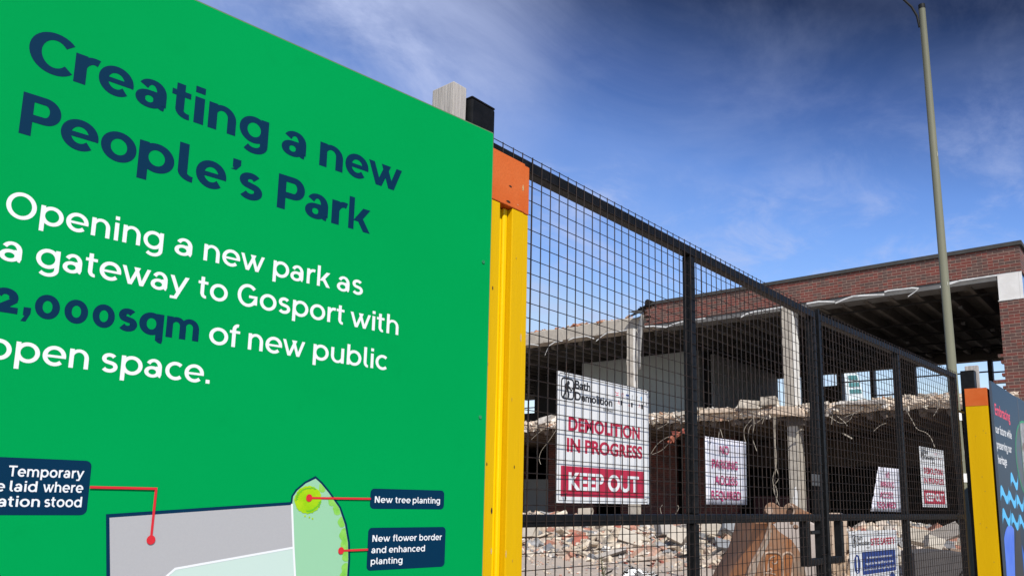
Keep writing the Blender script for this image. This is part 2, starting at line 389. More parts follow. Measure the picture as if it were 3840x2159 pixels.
# ------------------------------------------------------------------ lettering: a geometric sans drawn with a broad nib
XH, CH = .519, .71
class Gl:
    def __init__(s, w): s.w = w; s.h = w * (.86 - max(0, w - .12) * 2.2); s.out = []; s.adv = .6
    def st(s, pts, k0=1, k1=1):
        """stroke along a centre line, stems full width, horizontals a touch thinner"""
        n = len(pts); L = []; Rr = []
        loop = n > 8 and math.hypot(pts[0][0] - pts[-1][0], pts[0][1] - pts[-1][1]) < 1e-6
        for i, p in enumerate(pts):
            a = pts[max(i - 1, 0)]; b = pts[min(i + 1, n - 1)]
            if loop and i in (0, n - 1): a, b = pts[-2], pts[1]
            dx, dy = b[0] - a[0], b[1] - a[1]; d = math.hypot(dx, dy) or 1
            nx, ny = -dy / d, dx / d
            k = k0 + (k1 - k0) * i / max(n - 1, 1)
            hw = k * math.sqrt((nx * s.w) ** 2 + (ny * s.h) ** 2) / 2
            L.append((p[0] + nx * hw, p[1] + ny * hw)); Rr.append((p[0] - nx * hw, p[1] - ny * hw))
        s.out.append([(L[i], Rr[i], Rr[i + 1], L[i + 1]) for i in range(n - 1)])
    def ring(s, x0, y0, x1, y1, a0=0, a1=360, k0=1, k1=1, n=None):
        cx, cy = (x0 + x1) / 2, (y0 + y1) / 2; rx, ry = (x1 - x0) / 2 - s.w / 2, (y1 - y0) / 2 - s.h / 2
        n = n or max(6, int(abs(a1 - a0) / 9))
        s.st([(cx + rx * math.cos(R(a0 + (a1 - a0) * i / n)), cy + ry * math.sin(R(a0 + (a1 - a0) * i / n))) for i in range(n + 1)], k0, k1)
    def v(s, x, y0, y1): s.rect(x, y0, x + s.w, y1)
    def rect(s, x0, y0, x1, y1): s.out.append([((x0, y0), (x1, y0), (x1, y1), (x0, y1))])
    def poly(s, *p): s.out.append([tuple(p)])
    def diag(s, x0, y0, x1, y1, k=1):
        """slanted stem cut level at both ends"""
        d = s.w * k * math.hypot(x1 - x0, y1 - y0) / abs(y1 - y0)
        s.poly((x0, y0), (x0 + d, y0), (x1 + d, y1), (x1, y1))
        return d
def glyph(c, w):
    g = Gl(w); h = g.h; X = XH; e = .012; xw = (w - .11) * .6   # bolder letters are wider
    ow = .575 + xw
    if c in 'o0':
        g.ring(.03, -e, .03 + ow, X + e); g.adv = ow + .06
    elif c == 'c':
        g.ring(.03, -e, .03 + ow, X + e, 48, 314); g.adv = ow - .02
    elif c == 'e':
        g.ring(.03, -e, .03 + ow, X + e, -11, 316); g.rect(.03 + w * .6, .215, .03 + ow - w * .4, .215 + h * .70); g.adv = ow + .05
    elif c == 'a':
        a = .50 + xw
        g.h = h = h * (.9 if w < .14 else .80)
        g.ring(.045, .05, a, X + e, 152, 0); g.v(a - w, .075, .30)
        g.ring(a - w, -.010, a + w * .75, .19, 180, 262, 1, .8)
        g.ring(.02, -e, a - w * .35, .318, 0, 360, n=36); g.rect(a - w * 1.5, .318 - h - .004, a - w * .5, .318); g.adv = a + .07
    elif c == 's':
        a = .455 + xw; m = X / 2
        def q_(x0, y0, x1, y1, a0, a1):
            rx, ry = (x1 - x0) / 2 - w / 2, (y1 - y0) / 2 - h / 2
            return [((x0 + x1) / 2 + rx * math.cos(R(a0 + (a1 - a0) * i / 16)), (y0 + y1) / 2 + ry * math.sin(R(a0 + (a1 - a0) * i / 16))) for i in range(17)]
        g.st(q_(.045, m - h / 2 + .01, a - .02, X + e, 30, 236) + q_(.03, -e, a + .01, m + h / 2 + .01, 56, -150)); g.adv = a + .035
    elif c in 'nhmr':
        g.v(.06, 0, CH if c == 'h' else X)
        if c == 'r':
            g.ring(.06, -.06, .56 + xw, X + e, 168, 72, .85, 1); g.adv = .40 + xw * .6
        elif c == 'm':
            for k in range(2):
                x = .06 + k * (.355 + xw * .7); g.ring(x, .04, x + .355 + w + xw * .7, X + e, 168, 0, .8, 1); g.v(x + .355 + xw * .7, 0, .29)
            g.adv = .06 + 2 * (.355 + xw * .7) + w + .055
        else:
            a = .555 + xw; g.ring(.06, .03, a, X + e, 168, 0, .8, 1); g.v(a - w, 0, .29); g.adv = a + .055
    elif c == 'u':
        a = .555 + xw; g.v(.055, .23, X); g.ring(.055, -e, a, X - .03, 180, 348, 1, .8); g.v(a - w, 0, X); g.adv = a + .055
    elif c in 'il':
        g.v(.065, 0 if c == 'i' else .16, X if c == 'i' else CH); g.adv = .065 + w + .06
        if c == 'i': g.rect(.065, .60, .065 + w, .60 + max(h, .105))
        else:
            g.ring(.065, -.012, .065 + w * 3.1, .36, 180, 272, 1, .85); g.adv = .065 + w * 1.75 + .02
    elif c == 't':
        x = .09; g.v(x, .16, .655); g.ring(x, -e, x + w * 2.9, .34, 180, 282, 1, .85); g.rect(.01, X - h * .86, x + w + .115, X); g.adv = x + w * 2.2 + .02
    elif c == 'f':
        x = .085; g.v(x, 0, .55); g.ring(x, .36, x + w * 2.9, CH + .02, 180, 76); g.rect(.01, X - h * .86, x + w + .13, X); g.adv = x + w * 1.95 + .02
    elif c in 'pbdqg':
        if c in 'pb':
            g.v(.06, -.19 if c == 'p' else 0, X if c == 'p' else CH); g.ring(.06, -e, .06 + ow, X + e, n=44); g.adv = ow + .095
        else:
            a = .03 + ow; g.ring(.03, -e, a, X + e, n=44)
            if c == 'd': g.v(a - w, 0, CH)
            elif c == 'q':
                g.v(a - w, -.13, X); g.ring(a - w, -.205, a + w * 1.4, .05, 180, 250, 1, .8)
            else:
                g.v(a - w, -.02, X); g.ring(.06, -.225, a, .19, 0, -142, 1, .95)
            g.adv = a + (.06 if c != 'q' else .03)
    elif c == 'w':
        p = .245 + xw * .5; k = .86
        d = g.diag(.0, X, p - .06, 0, k); g.diag(p - .06, 0, 2 * p - .09, X, k)
        o = p + .075
        g.diag(o, X, o + p - .06, 0, k); g.diag(o + p - .06, 0, o + 2 * p - .12, X, k); g.adv = o + 2 * p - .12 + d + .0
    elif c == 'y':
        p = .235 + xw * .4; k = .95
        d = g.diag(0, X, p - .02, 0, k); g.diag(p - .125, -.18, 2 * p - .02, X, k); g.adv = 2 * p - .02 + d
        g.rect(.03, -.18 - h * .0, p - .04, -.18 + h * .82)
    elif c == 'k':
        g.v(.06, 0, CH); x = .06 + w
        g.diag(x - .02, .20, x + .235 + xw, X, 1); g.diag(x + .255 + xw * 1.2, 0, x + .045, .30, 1); g.adv = x + .255 + xw * 1.2 + w * 1.25
    elif c == 'C':
        g.ring(.04, -e, .70 + xw, CH + e, 42, 318); g.adv = .685 + xw
    elif c == 'G':
        g.ring(.04, -e, .715 + xw, CH + e, 42, 340); g.rect(.42, .285, .70 + xw, .285 + h * .85); g.rect(.70 + xw - w * .8, .08, .70 + xw, .30); g.adv = .76 + xw
    elif c == 'O':
        g.ring(.04, -e, .76 + xw, CH + e, n=48); g.adv = .80 + xw
    elif c == 'P':
        a = .60 + xw; g.v(.08, 0, CH); y0 = .245
        g.ring(a - (CH - y0), y0, a, CH, 90, -90); b = a - (CH - y0) / 2
        g.rect(.08 + w * .9, CH - h, b + .012, CH); g.rect(.08 + w * .9, y0, b + .012, y0 + h); g.adv = a + .03
    elif c == 'T':
        g.rect(.02, CH - h, .60 + xw, CH); m = .31 + xw / 2; g.rect(m - w / 2, 0, m + w / 2, CH - h * .9); g.adv = .62 + xw
    elif c == 'N':
        a = .64 + xw; g.v(.08, 0, CH); g.v(a - w, 0, CH); d = w * 1.25; g.poly((.08, CH), (.08 + d, CH), (a, 0), (a - d, 0)); g.adv = a + .08
    elif c == '2':
        a = .50 + xw
        g.ring(.03, .13, a, X + e, 160, -20); g.poly((.03, h * .6), (a - w * .9, .30), (a - w * .02, .255), (.03 + w * 1.5, h * .6)); g.rect(.03, 0, a + .01, h); g.adv = a + .05
    elif c in ',.':
        q = max(w, .12)
        if c == '.': g.rect(.05, 0, .05 + q, q * .95)
        else: g.poly((.055, q * .95), (.055 + q, q * .95), (.055 + q, q * .3), (.055 + q * .45, -.13), (.01, -.13), (.055 + q * .25, 0), (.055, 0))
        g.adv = q + .10
    elif c == '\u2019':
        q = max(w, .12)
        g.poly((.05, CH + .01), (.05 + q, CH + .01), (.05 + q, CH - q * .6), (.05 + q * .45, .50), (.01, .50), (.05 + q * .25, CH - q), (.05, CH - q)); g.adv = q + .085
    else:
        g.adv = .26
    return g
def letter(mb, frame, txt, a0, a1, base, em, w, c):
    """set txt between a0 and a1 along the frame"""
    x = 0; L = []; lo = None
    for ch in txt:
        g = glyph(ch, w)
        xs = [p[0] for st in g.out for q in st for p in q]
        if xs:
            if lo is None: lo = x + min(xs)
            hi = x + max(xs)
        L.append((g, x)); x += g.adv
    k = (a1 - a0) / (hi - lo)
    for g, gx in L:
        for i, st in enumerate(g.out):
            for q in st:
                mb.flat(frame, [(a0 + (gx + p[0] - lo) * k, base + p[1] * em) for p in q], c + i * .00005)
def letters(mb, frame, L, base, em, w, c):
    for ch, a0, a1 in L: letter(mb, frame, ch, a0, a1, base, em, w, c)
def width(txt, w):
    x = 0; lo = None; hi = 0
    for ch in txt:
        g = glyph(ch, w); xs = [p[0] for st in g.out for q in st for p in q]
        if xs:
            if lo is None: lo = x + min(xs)
            hi = x + max(xs)
        x += g.adv
    return hi - lo
FT = {}
def font_poly(txt, bold):
    if (txt, bold) in FT: return FT[(txt, bold)]
    cu = bpy.data.curves.new('t', 'FONT'); cu.body = txt; cu.size = 1; cu.offset = bold; cu.resolution_u = 4; cu.fill_mode = 'FRONT'
    ob = bpy.data.objects.new('t', cu); COL.objects.link(ob)
    dg = bpy.context.evaluated_depsgraph_get()
    me = bpy.data.meshes.new_from_object(ob.evaluated_get(dg))
    vs = [(v.co.x, v.co.y) for v in me.vertices]; fs = [tuple(p.vertices) for p in me.polygons]
    bpy.data.objects.remove(ob); bpy.data.curves.remove(cu); bpy.data.meshes.remove(me)
    FT[(txt, bold)] = (vs, fs)
    return vs, fs
def sans(mb, frame, txt, a0, a1, base, cap, bold, c, shear=0, mid=None):
    """plain sans lettering fitted between a0 and a1, capitals cap high"""
    vs, fs = font_poly(txt, bold)
    x0 = min(v[0] for v in vs); x1 = max(v[0] for v in vs)
    hs, _ = font_poly('H', bold); y0 = min(v[1] for v in hs); hh = max(v[1] for v in hs) - y0
    kx = (a1 - a0) / (x1 - x0); ky = cap / hh
    P = []
    for x, y in vs:
        a = a0 + (x - x0) * kx; b = base + (y - y0) * ky
        P.append(frame[0] + frame[1] * (a + shear * (b - (mid if mid is not None else base))) + frame[2] * b + frame[3] * c)
    mb.grid(P, fs)
def rrect(a0, a1, b0, b1, r, n=5):
    o = []
    for cx, cy, s in ((a1 - r, b1 - r, 0), (a0 + r, b1 - r, 90), (a0 + r, b0 + r, 180), (a1 - r, b0 + r, 270)):
        o += [(cx + r * math.cos(R(s + 90 * i / n)), cy + r * math.sin(R(s + 90 * i / n))) for i in range(n + 1)]
    return o
def disc(cx, cy, r, n=24, ry=None):
    return [(cx + r * math.cos(2 * math.pi * i / n), cy + (ry or r) * math.sin(2 * math.pi * i / n)) for i in range(n)]
def band(mb, frame, pts, w, c, closed=False):
    """flat printed line of even width"""
    n = len(pts); L = []; Q = []
    for i, p in enumerate(pts):
        a = pts[i - 1] if (i or closed) else p; b = pts[(i + 1) % n] if (i < n - 1 or closed) else p
        d1 = Vector((p[0] - a[0], p[1] - a[1])); d2 = Vector((b[0] - p[0], b[1] - p[1]))
        if d1.length == 0: d1 = d2
        if d2.length == 0: d2 = d1
        d1.normalize(); d2.normalize(); t = (d1 + d2).normalized(); nn = Vector((-t.y, t.x)); k = w / 2 / max(.4, abs(nn.dot(Vector((-d1.y, d1.x)))))
        L.append((p[0] + nn.x * k, p[1] + nn.y * k)); Q.append((p[0] - nn.x * k, p[1] - nn.y * k))
    for i in range(n if closed else n - 1):
        j = (i + 1) % n; mb.flat(frame, [L[i], Q[i], Q[j], L[j]], c)

# ------------------------------------------------------------------ ground
mb = MB(); mb.box(-900, 900, -900, 900, -.5, -.012); tag(mb.build('ground', M_DIRT), kind='structure')
rnd = random.Random(4)
def hn(x, y):
    return .5 * math.sin(x * 1.3 + 2.1 * math.sin(y * .7)) + .3 * math.sin(y * 2.3 + x * 1.1) + .2 * math.sin(x * 4.1 - y * 3.3)
def heap(x, y):
    """height of the demolition heap in front of the building"""
    f = 1 / (1 + math.exp(-(x - 17.9) * 1.9))
    top = .62 + .16 * hn(x * .5, y * .6) + .10 * hn(x * 1.3 + 4, y * 1.4)
    if y > 12.5: top += .16
    if 10.6 < y < 12.3: top += .10
    g = f * top * min(1, max(0, (y - 1.0) / 1.5))
    if y < 7.4: g += .30 * f * math.exp(-((y - 4.7) / 1.5) ** 2)
    return g + .015 * hn(x * 2, y * 2) * max(0, min(1, (x - 12) / 3))
mb = MB(); nx, ny = 70, 110
V = []; F = []
for i in range(nx + 1):
    for j in range(ny + 1):
        x = 9 + 13 * i / nx; y = -1 + 27 * j / ny
        V.append((x, y, heap(x, y) + rnd.uniform(-.012, .012)))
for i in range(nx):
    for j in range(ny):
        a = i * (ny + 1) + j; F.append((a, a + ny + 1, a + ny + 2, a + 1))
mb.grid(V, F, True); tag(mb.build('site_ground', M_DIRT), kind='structure')
mb = MB(); mb.box(-60, 60, -30, 1.15, -.008, .0); tag(mb.build('pavement', M_PAVE), kind='structure')

# ------------------------------------------------------------------ green hoarding board
b = R(-5.8)
BX, BN = Vector((math.cos(b), math.sin(b), 0)), Vector((math.sin(b), -math.cos(b), 0))
BF = (Vector((1.583, 1.46, 0)), BX, Vector((0, 0, 1)), BN)
board = thing('hoarding_board', 'large green printed hoarding board announcing a new park, beside the near yellow post', 'hoarding')
mb = MB(); mb.fbox(BF, -2.35, 0, .06, 2.497, -.018, 0); p = mb.build('printed_panel', M_GREEN, board)
mb = MB(); mb.fbox(BF, -2.352, .0015, 2.4975, 2.500, -.017, -.001); mb.fbox(BF, .0005, .0025, .06, 2.497, -.0175, -.001); mb.build('panel_edge', M_PANELEDGE, board)
mb = MB()
HW, HE = .165, .114
letters(mb, BF, [('C', -1.1542, -1.0795), ('r', -1.0768, -1.0327), ('e', -1.0341, -0.9691), ('a', -0.9649, -0.9043), ('t', -0.8946, -0.8555), ('i', -0.8470, -0.8262), ('n', -0.8168, -0.7553), ('g', -0.7472, -0.6792), ('a', -0.6461, -0.5845), ('n', -0.5489, -0.4854), ('e', -0.4788, -0.4125), ('w', -0.4123, -0.3122)], 2.2245, HE, HW, .0003)
letters(mb, BF, [('P', -1.1535, -1.089), ('e', -1.0873, -1.0216), ('o', -1.0173, -0.9515), ('p', -0.9473, -0.8772), ('l', -0.8695, -0.8378), ('e', -0.8324, -0.7666), ('\u2019', -0.7595, -0.7365), ('s', -0.7375, -0.6834), ('P', -0.6475, -0.5804), ('a', -0.5778, -0.5177), ('r', -0.508, -0.4648), ('k', -0.4615, -0.3994)], 2.092, HE, HW, .0003)
mb.build('heading_lettering', M_NAVY, board, recalc=False)
mb = MB(); BW, BE = .114, .0685
for t, a, c_, z in (('Opening', -1.158, -.884, 1.933), ('a', -.861, -.8253, 1.933), ('new', -.801, -.6664, 1.933), ('park', -.645, -.501, 1.933), ('as', -.4825, -.4105, 1.933),
                    ('a', -1.159, -1.1243, 1.8525), ('gateway', -1.102, -.8255, 1.8525), ('to', -.8065, -.7432, 1.8525), ('Gosport', -.7215, -.4582, 1.8525), ('with', -.4412, -.3013, 1.8525),
                    ('of', -.7752, -.7095, 1.7595), ('new', -.690, -.5553, 1.7595), ('public', -.5337, -.3308, 1.7595), ('open', -1.160, -.9970, 1.6755), ('space.', -.9745, -.7665, 1.6755)):
    letter(mb, BF, t, a, c_, z, BE, BW, .0003)
mb.build('body_lettering', M_WHITEP, board, recalc=False)
mb = MB(); letters(mb, BF, [('2', -1.161, -1.1203), (',', -1.1145, -1.1000), ('0', -1.0947, -1.0543), ('0', -1.0467, -1.0068), ('0', -.9989, -.9597), ('s', -.9530, -.9180), ('q', -.9148, -.8680), ('m', -.8629, -.7970)], 1.7595, .0835, .19, .0003); mb.build('highlight_lettering', M_NAVY, board, recalc=False)
# site map
smap = MB()
smap.flat(BF, [(-.940, 1.410), (-.566, 1.437), (-.5655, 1.450), (-.556, 1.4645), (-.535, 1.482), (-.509, 1.4955), (-.491, 1.4825), (-.470, 1.462), (-.439, 1.427), (-.421, 1.389), (-.410, 1.346), (-.407, 1.310), (-.409, 1.20), (-.42, 1.02), (-.90, 1.02)], .0010)
smap = smap.build('map_outline', M_NAVY, board)
mb = MB(); mb.flat(BF, [(-.9335, 1.4035), (-.5635, 1.4305), (-.553, 1.339), (-.804, 1.305), (-.819, 1.292), (-.824, 1.028), (-.893, 1.028)], .0018); mb.build('grey_plot', M_GREYP, smap)
mb = MB(); mb.flat(BF, [(-.553, 1.339), (-.804, 1.305), (-.819, 1.292), (-.824, 1.028), (-.512, 1.028)], .0018); mb.build('mint_plot', M_MINT, smap)
GP = [(-.5625, 1.4325), (-.5615, 1.449), (-.5525, 1.462), (-.533, 1.478), (-.509, 1.4895), (-.494, 1.4785), (-.474, 1.459), (-.444, 1.425), (-.427, 1.388), (-.416, 1.346), (-.413, 1.310), (-.415, 1.20), (-.426, 1.028), (-.512, 1.028)]
mb = MB(); mb.flat(BF, GP, .0019); mb.build('lawn_plot', M_PALEGREEN, smap)
mb = MB(); band(mb, BF, [(-.5635, 1.433), (-.553, 1.339), (-.512, 1.028)], .0045, .0024); band(mb, BF, [(-.553, 1.339), (-.804, 1.305), (-.819, 1.292), (-.824, 1.028)], .0045, .0022); mb.build('plot_divider', M_WHITEP, smap)
rnd = random.Random(9)
mb = MB(); k = 0
RE = [(1.4895, -.509), (1.4785, -.494), (1.459, -.474), (1.425, -.444), (1.388, -.427), (1.346, -.416), (1.310, -.413), (1.20, -.415), (1.028, -.426)]
def rim(z):
    for (z0, x0), (z1, x1) in zip(RE, RE[1:]):
        if z1 <= z <= z0: return x1 + (x0 - x1) * (z - z1) / (z0 - z1) - .0008
    return -.509
for k in range(17):
    z = 1.470 - .0255 * k - (.004 * math.sin(k * 2.1)); r_ = .0125 + .0018 * math.sin(k * 1.7)
    if k < 2: r_ *= .75
    x = rim(z) - .0045
    mb.flat(BF, [(min(x + q[0] * (1 + .10 * math.sin(5 * i + k)), rim(z + q[1] * 1.15)), z + q[1] * 1.15) for i, q in enumerate(disc(0, 0, r_, 22))], .0022 + k * .00003)
mb.build('flower_border', M_BUSH, smap, recalc=False)
mb = MB()
mb.flat(BF, [(-.5245 + (.0335 + .0012 * math.sin(i * 2.9) + .001 * math.sin(i * 5.3)) * math.cos(i * 2 * math.pi / 48), 1.4425 + (.0305 + .0012 * math.sin(i * 2.3)) * math.sin(i * 2 * math.pi / 48)) for i in range(48)], .0026)
for x_, z_ in ((-.519, 1.404), (-.530, 1.407), (-.511, 1.401)): mb.flat(BF, disc(x_, z_, .0022, 8), .0026)
tr = mb.build('tree_symbol', M_LIME, smap)
mb = MB()
for c_, r_, a0, a1 in (((-.5245, 1.4425), .0275, 78, 150), ((-.5245, 1.4425), .030, 55, 80), ((-.5245, 1.4425), .029, 150, 185), ((-.5245, 1.4425), .027, 262, 325), ((-.5245, 1.4425), .030, -35, -5)):
    band(mb, BF, [(c_[0] + r_ * (1 + .06 * math.sin(i * 2.2)) * math.cos(R(a0 + (a1 - a0) * i / 10)), c_[1] + r_ * .92 * math.sin(R(a0 + (a1 - a0) * i / 10))) for i in range(11)], .0028, .0029)
mb.build('leaf_shading', M_LIMED, tr)
def callout(a0, a1, b0, b1, lines, em, w):
    q = MB(); q.flat(BF, rrect(a0, a1, b0, b1, .0105), .0003); o = q.build('callout_box', M_NAVY, board)
    q = MB()
    for t, s0, s1, z in lines: letter(q, BF, t, s0, s1, z, em, w, .0007)
    q.build('lettering', M_WHITEP, o, recalc=False)
def leader(pts, dot, rr):
    q = MB(); band(q, BF, pts, .0046, .0033); q.flat(BF, disc(dot[0], dot[1], rr, 20, rr * 1.08), .0036); q.build('leader_line', M_RED, board)
callout(-1.25, -.973, 1.408, 1.507, [('Temporary', -1.104, -.984, 1.4745), ('laid', -1.0995, -1.0575, 1.4485), ('where', -1.0485, -.983, 1.4485), ('be', -1.134, -1.1065, 1.4485), ('to', -1.165, -1.143, 1.4485),
                                     ('station', -1.138, -1.0505, 1.4225), ('stood', -1.0435, -.983, 1.4225)], .0262, .135)
callout(-.3605, -.1365, 1.4235, 1.4712, [('New', -.3475, -.296, 1.438), ('tree', -.2885, -.2425, 1.438), ('planting', -.236, -.150, 1.438)], .0215, .135)
callout(-.3615, -.128, 1.2805, 1.3795, [('New', -.349, -.2985, 1.347), ('flower', -.2905, -.219, 1.347), ('border', -.211, -.140, 1.347), ('and', -.3505, -.3085, 1.3205), ('enhanced', -.3005, -.1925, 1.3205), ('planting', -.3505, -.2595, 1.2945)], .0215, .135)
leader([(-.973, 1.459), (-.8545, 1.459), (-.8555, 1.362)], (-.8555, 1.3615), .0082)
leader([(-.523, 1.4465), (-.3605, 1.447)], (-.523, 1.4465), .0078)
leader([(-.434, 1.329), (-.3615, 1.3295)], (-.434, 1.329), .0076)
for s_, z in ((-.026, 2.105), (-.022, 1.67), (-.02, 1.0), (-.018, .4)):
    mb = MB(); mb.prism(BF, disc(s_, z, .005, 12), 0, .0022); mb.build('screw_head', M_SCREW, board)

# ------------------------------------------------------------------ near posts
t = thing('timber_post', 'weathered grey timber post standing behind the green board', 'timber post')
mb = MB(); mb.box(1.533, 1.589, 1.58, 1.672, 0, 2.682); mb.build('shaft', M_TIMBER, t, bevel=.003)
t = thing('gate_post', 'square black steel gate post beside the grey timber at the green board', 'gate post', 'black steel gate posts')
mb = MB(); mb.box(1.5935, 1.698, 1.56, 1.665, 0, 2.648); mb.build('shaft', M_BLACK, t, bevel=.006)
mb = MB(); mb.box(1.5935, 1.698, 1.56, 1.665, 2.6485, 2.655); mb.build('cap', M_CASTBLK, t, bevel=.003)
yp = thing('hoarding_post', 'tall yellow timber post with an orange top next to the green board', 'painted post', 'yellow posts with orange tops')
mb = MB(); mb.box(1.57, 1.6655, 1.50, 1.555, .0, 2.3215); p = mb.build('plank', M_YEL, yp, bevel=.0025)
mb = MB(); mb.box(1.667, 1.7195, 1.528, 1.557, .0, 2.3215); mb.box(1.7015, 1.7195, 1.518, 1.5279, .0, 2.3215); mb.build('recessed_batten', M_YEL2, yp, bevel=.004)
mb = MB(); mb.box(1.721, 1.7745, 1.50, 1.555, .0, 2.3215); p2 = mb.build('plank', M_YEL, yp, bevel=.0025)
mb = MB(); mb.box(1.7755, 1.800, 1.503, 1.555, .0, 2.3215); mb.build('plank', M_YEL, yp, bevel=.003)
mb = MB(); mb.box(1.57, 1.7748, 1.498, 1.556, 2.322, 2.481); mb.box(1.7752, 1.7995, 1.501, 1.556, 2.322, 2.478); oc = mb.build('orange_cap', M_ORA, yp, bevel=.0025)
# nail holes and knots
def knot(parent, x, y, z, rx, rz):
    q = MB(); f_ = (Vector((x, y, z)), Vector((1, 0, 0)), Vector((0, 0, 1)), Vector((0, -1, 0)))
    q.flat(f_, [(p_[0] * (1 + .35 * math.sin(3 * i)), p_[1]) for i, p_ in enumerate(disc(0, 0, rx, 10, rz))], .0009); q.build('knot', M_HOLE, parent)
def chip(parent, x, y, z, rx, rz, m_, k):
    q = MB(); f_ = (Vector((x, y, z)), Vector((1, 0, 0)), Vector((0, 0, 1)), Vector((0, -1, 0)))
    q.flat(f_, [(p_[0] * (1 + .4 * math.sin(2.7 * i + k)), p_[1] * (1 + .25 * math.cos(3.1 * i + k))) for i, p_ in enumerate(disc(0, 0, rx, 14, rz))], .0008); q.build('paint_chip', m_, parent)
M_BARE = mat('bare_wood', (.50, .34, .16), .8)
M_DKY = mat('grimy_yellow', (.42, .25, .02), .8)
for k, (x, z, rx, rz) in enumerate(((1.7705, 1.93, .003, .012), (1.7235, 1.30, .002, .010), (1.6615, 1.31, .0025, .008), (1.742, 2.17, .0022, .003), (1.628, 1.83, .002, .004), (1.735, 1.74, .0015, .006), (1.752, 1.28, .0018, .004))):
    chip(p2 if x > 1.7 else p, x, 1.50, z, rx, rz, M_BARE if k < 3 else M_DKY, k)
chip(oc, 1.765, 1.498, 2.40, .003, .010, M_BARE, 2); chip(oc, 1.742, 1.498, 2.338, .004, .002, mat('pale_orange', (.62, .22, .09), .7), 5)
knot(oc, 1.706, 1.498, 2.386, .0065, .0026); knot(oc, 1.698, 1.498, 2.335, .009, .0034)
knot(p, 1.640, 1.50, 2.055, .0022, .006); knot(p, 1.634, 1.50, 1.548, .002, .005); knot(p2, 1.752, 1.50, 1.545, .002, .005); knot(p, 1.6585, 1.50, 1.42, .003, .009)

# ------------------------------------------------------------------ gates
def gate(label, frame, x0, x1, posts, wires, hand_left, hand):
    """steel framed mesh gate leaf; frame x along the leaf, n towards the street"""
    g = thing('mesh_gate', label, 'gate', 'two leaves of the site gate')
    B = lambda nm, *a, **k: None
    q = MB(); q.fbox(frame, x0, x1, 2.535, 2.576, -.048, -.006); q.build('top_rail', M_BLACK, g, bevel=.003)
    q = MB(); q.fbox(frame, x0 + .041, x1 - .041, 1.366, 1.406, -.048, -.006); q.build('middle_rail', M_BLACK, g, bevel=.006)
    q = MB(); q.fbox(frame, x0 + .041, x1 - .041, .085, .126, -.048, -.006); q.build('bottom_rail', M_BLACK, g, bevel=.003)
    for a in (x0, x1 - .0405):
        q = MB(); q.fbox(frame, a, a + .0405, .06, 2.5345, -.049, -.005); q.build('stile', M_BLACK, g, bevel=.004)
    for a in posts:
        q = MB(); q.fbox(frame, a, a + .041, 1.4065, 2.5345, -.049, -.0065); q.fbox(frame, a, a + .041, .1265, 1.3655, -.049, -.0065); q.build('upright', M_BLACK, g, bevel=.004)
    q = MB(); q.fbox(frame, hand[0], hand[0] + .040, 1.128, 1.3655, -.049, -.0055); q.fbox(frame, min(hand[0] + .0405, hand[1]), max(hand[0] - .0005, hand[1]), 1.128, 1.166, -.049, -.0055); q.build('latch_frame', M_BLACK, g, bevel=.003)
    h0, h1 = min(hand), max(hand[0] + .04, hand[1])
    q = MB(); w = .00145
    n = int(round((x1 - wires) / .05))
    rr = random.Random(int(x1 * 100))
    for k in range(n + 1):
        a = wires + .05 * k
        if a < x0 - .002 or a > x1 + .002: continue
        thick = .0021 if (k - 4 + hand_left) % 24 == 0 else w
        j = rr.uniform(-.0014, .0014); j2 = rr.uniform(-.0018, .0018)
        def seg(z0, z1):
            ps = [(a + j + (j2 - j) * (z - .06) / 2.5, z) for z in (z0, z1)]
            P = []
            for (aa, z) in ps:
                for da, dc in ((-thick, .001), (-thick * .4, .001 + thick * 1.7), (thick * .4, .001 + thick * 1.7), (thick, .001), (thick * .4, .001 - thick), (-thick * .4, .001 - thick)):
                    P.append(frame[0] + frame[1] * (aa + da) + frame[2] * z + frame[3] * dc)
            q.grid(P, [(i, (i + 1) % 6, 6 + (i + 1) % 6, 6 + i) for i in range(6)], True)
        if h0 + .041 < a < h1 - .001 and True:
            seg(1.366, 2.587); seg(.06, 1.166)
        else:
            seg(.06, 2.587)
    for k in range(51):
        z = 2.585 - .05 * k
        spans = [(x0, x1)]
        if 1.17 < z < 1.36:
            spans = [(x0, h0 + .02), (h1 - .02, x1)] if x0 < h0 - .01 and h1 < x1 - .01 else ([(x0, h0 + .02)] if hand_left == 0 else [(h1 - .02, x1)])
        for s0, s1 in spans:
            j = rr.uniform(-.0008, .0008)
            q.tube([frame[0] + frame[1] * s0 + frame[2] * (z + j) - frame[3] * .0016, frame[0] + frame[1] * s1 + frame[2] * (z - j) - frame[3] * .0016], w, 6, False)
    q.build('mesh_panel', M_WIRE, g, recalc=False)
    return g
GF = (Vector((0, 1.603, 0)), Vector((1, 0, 0)), Vector((0, 0, 1)), Vector((0, -1, 0)))
th = R(-3.2)
LF = (Vector((4.6, 1.603, 0)), Vector((math.cos(th), math.sin(th), 0)), Vector((0, 0, 1)), Vector((math.sin(th), -math.cos(th), 0)))
g1 = gate('black mesh gate leaf, the nearer one, hinged behind the near yellow post', GF, 1.712, 4.577, [3.052], 1.784 - .05, 0, (4.318, 4.535))
g2 = gate('black mesh gate leaf, the farther one, ending at the lamp post', LF, .018, 2.83, [1.385], .052, 1, (.215, .0595))
mb = MB(); mb.fbox(GF, 4.40, 4.535, 1.296, 1.316, -.03, -.012); mb.build('slide_bolt', M_BLACK, g1, bevel=.003)
mb = MB(); mb.fbox(GF, 4.42, 4.53, 1.56, 1.625, -.012, -.004); mb.build('lock_plate', M_LOCK, g1, bevel=.002)
mb = MB(); mb.fbox(LF, .0005, .0175, 1.2, 2.60, -.02, .004); mb.build('closing_strip', M_BLACK, g2, bevel=.002)
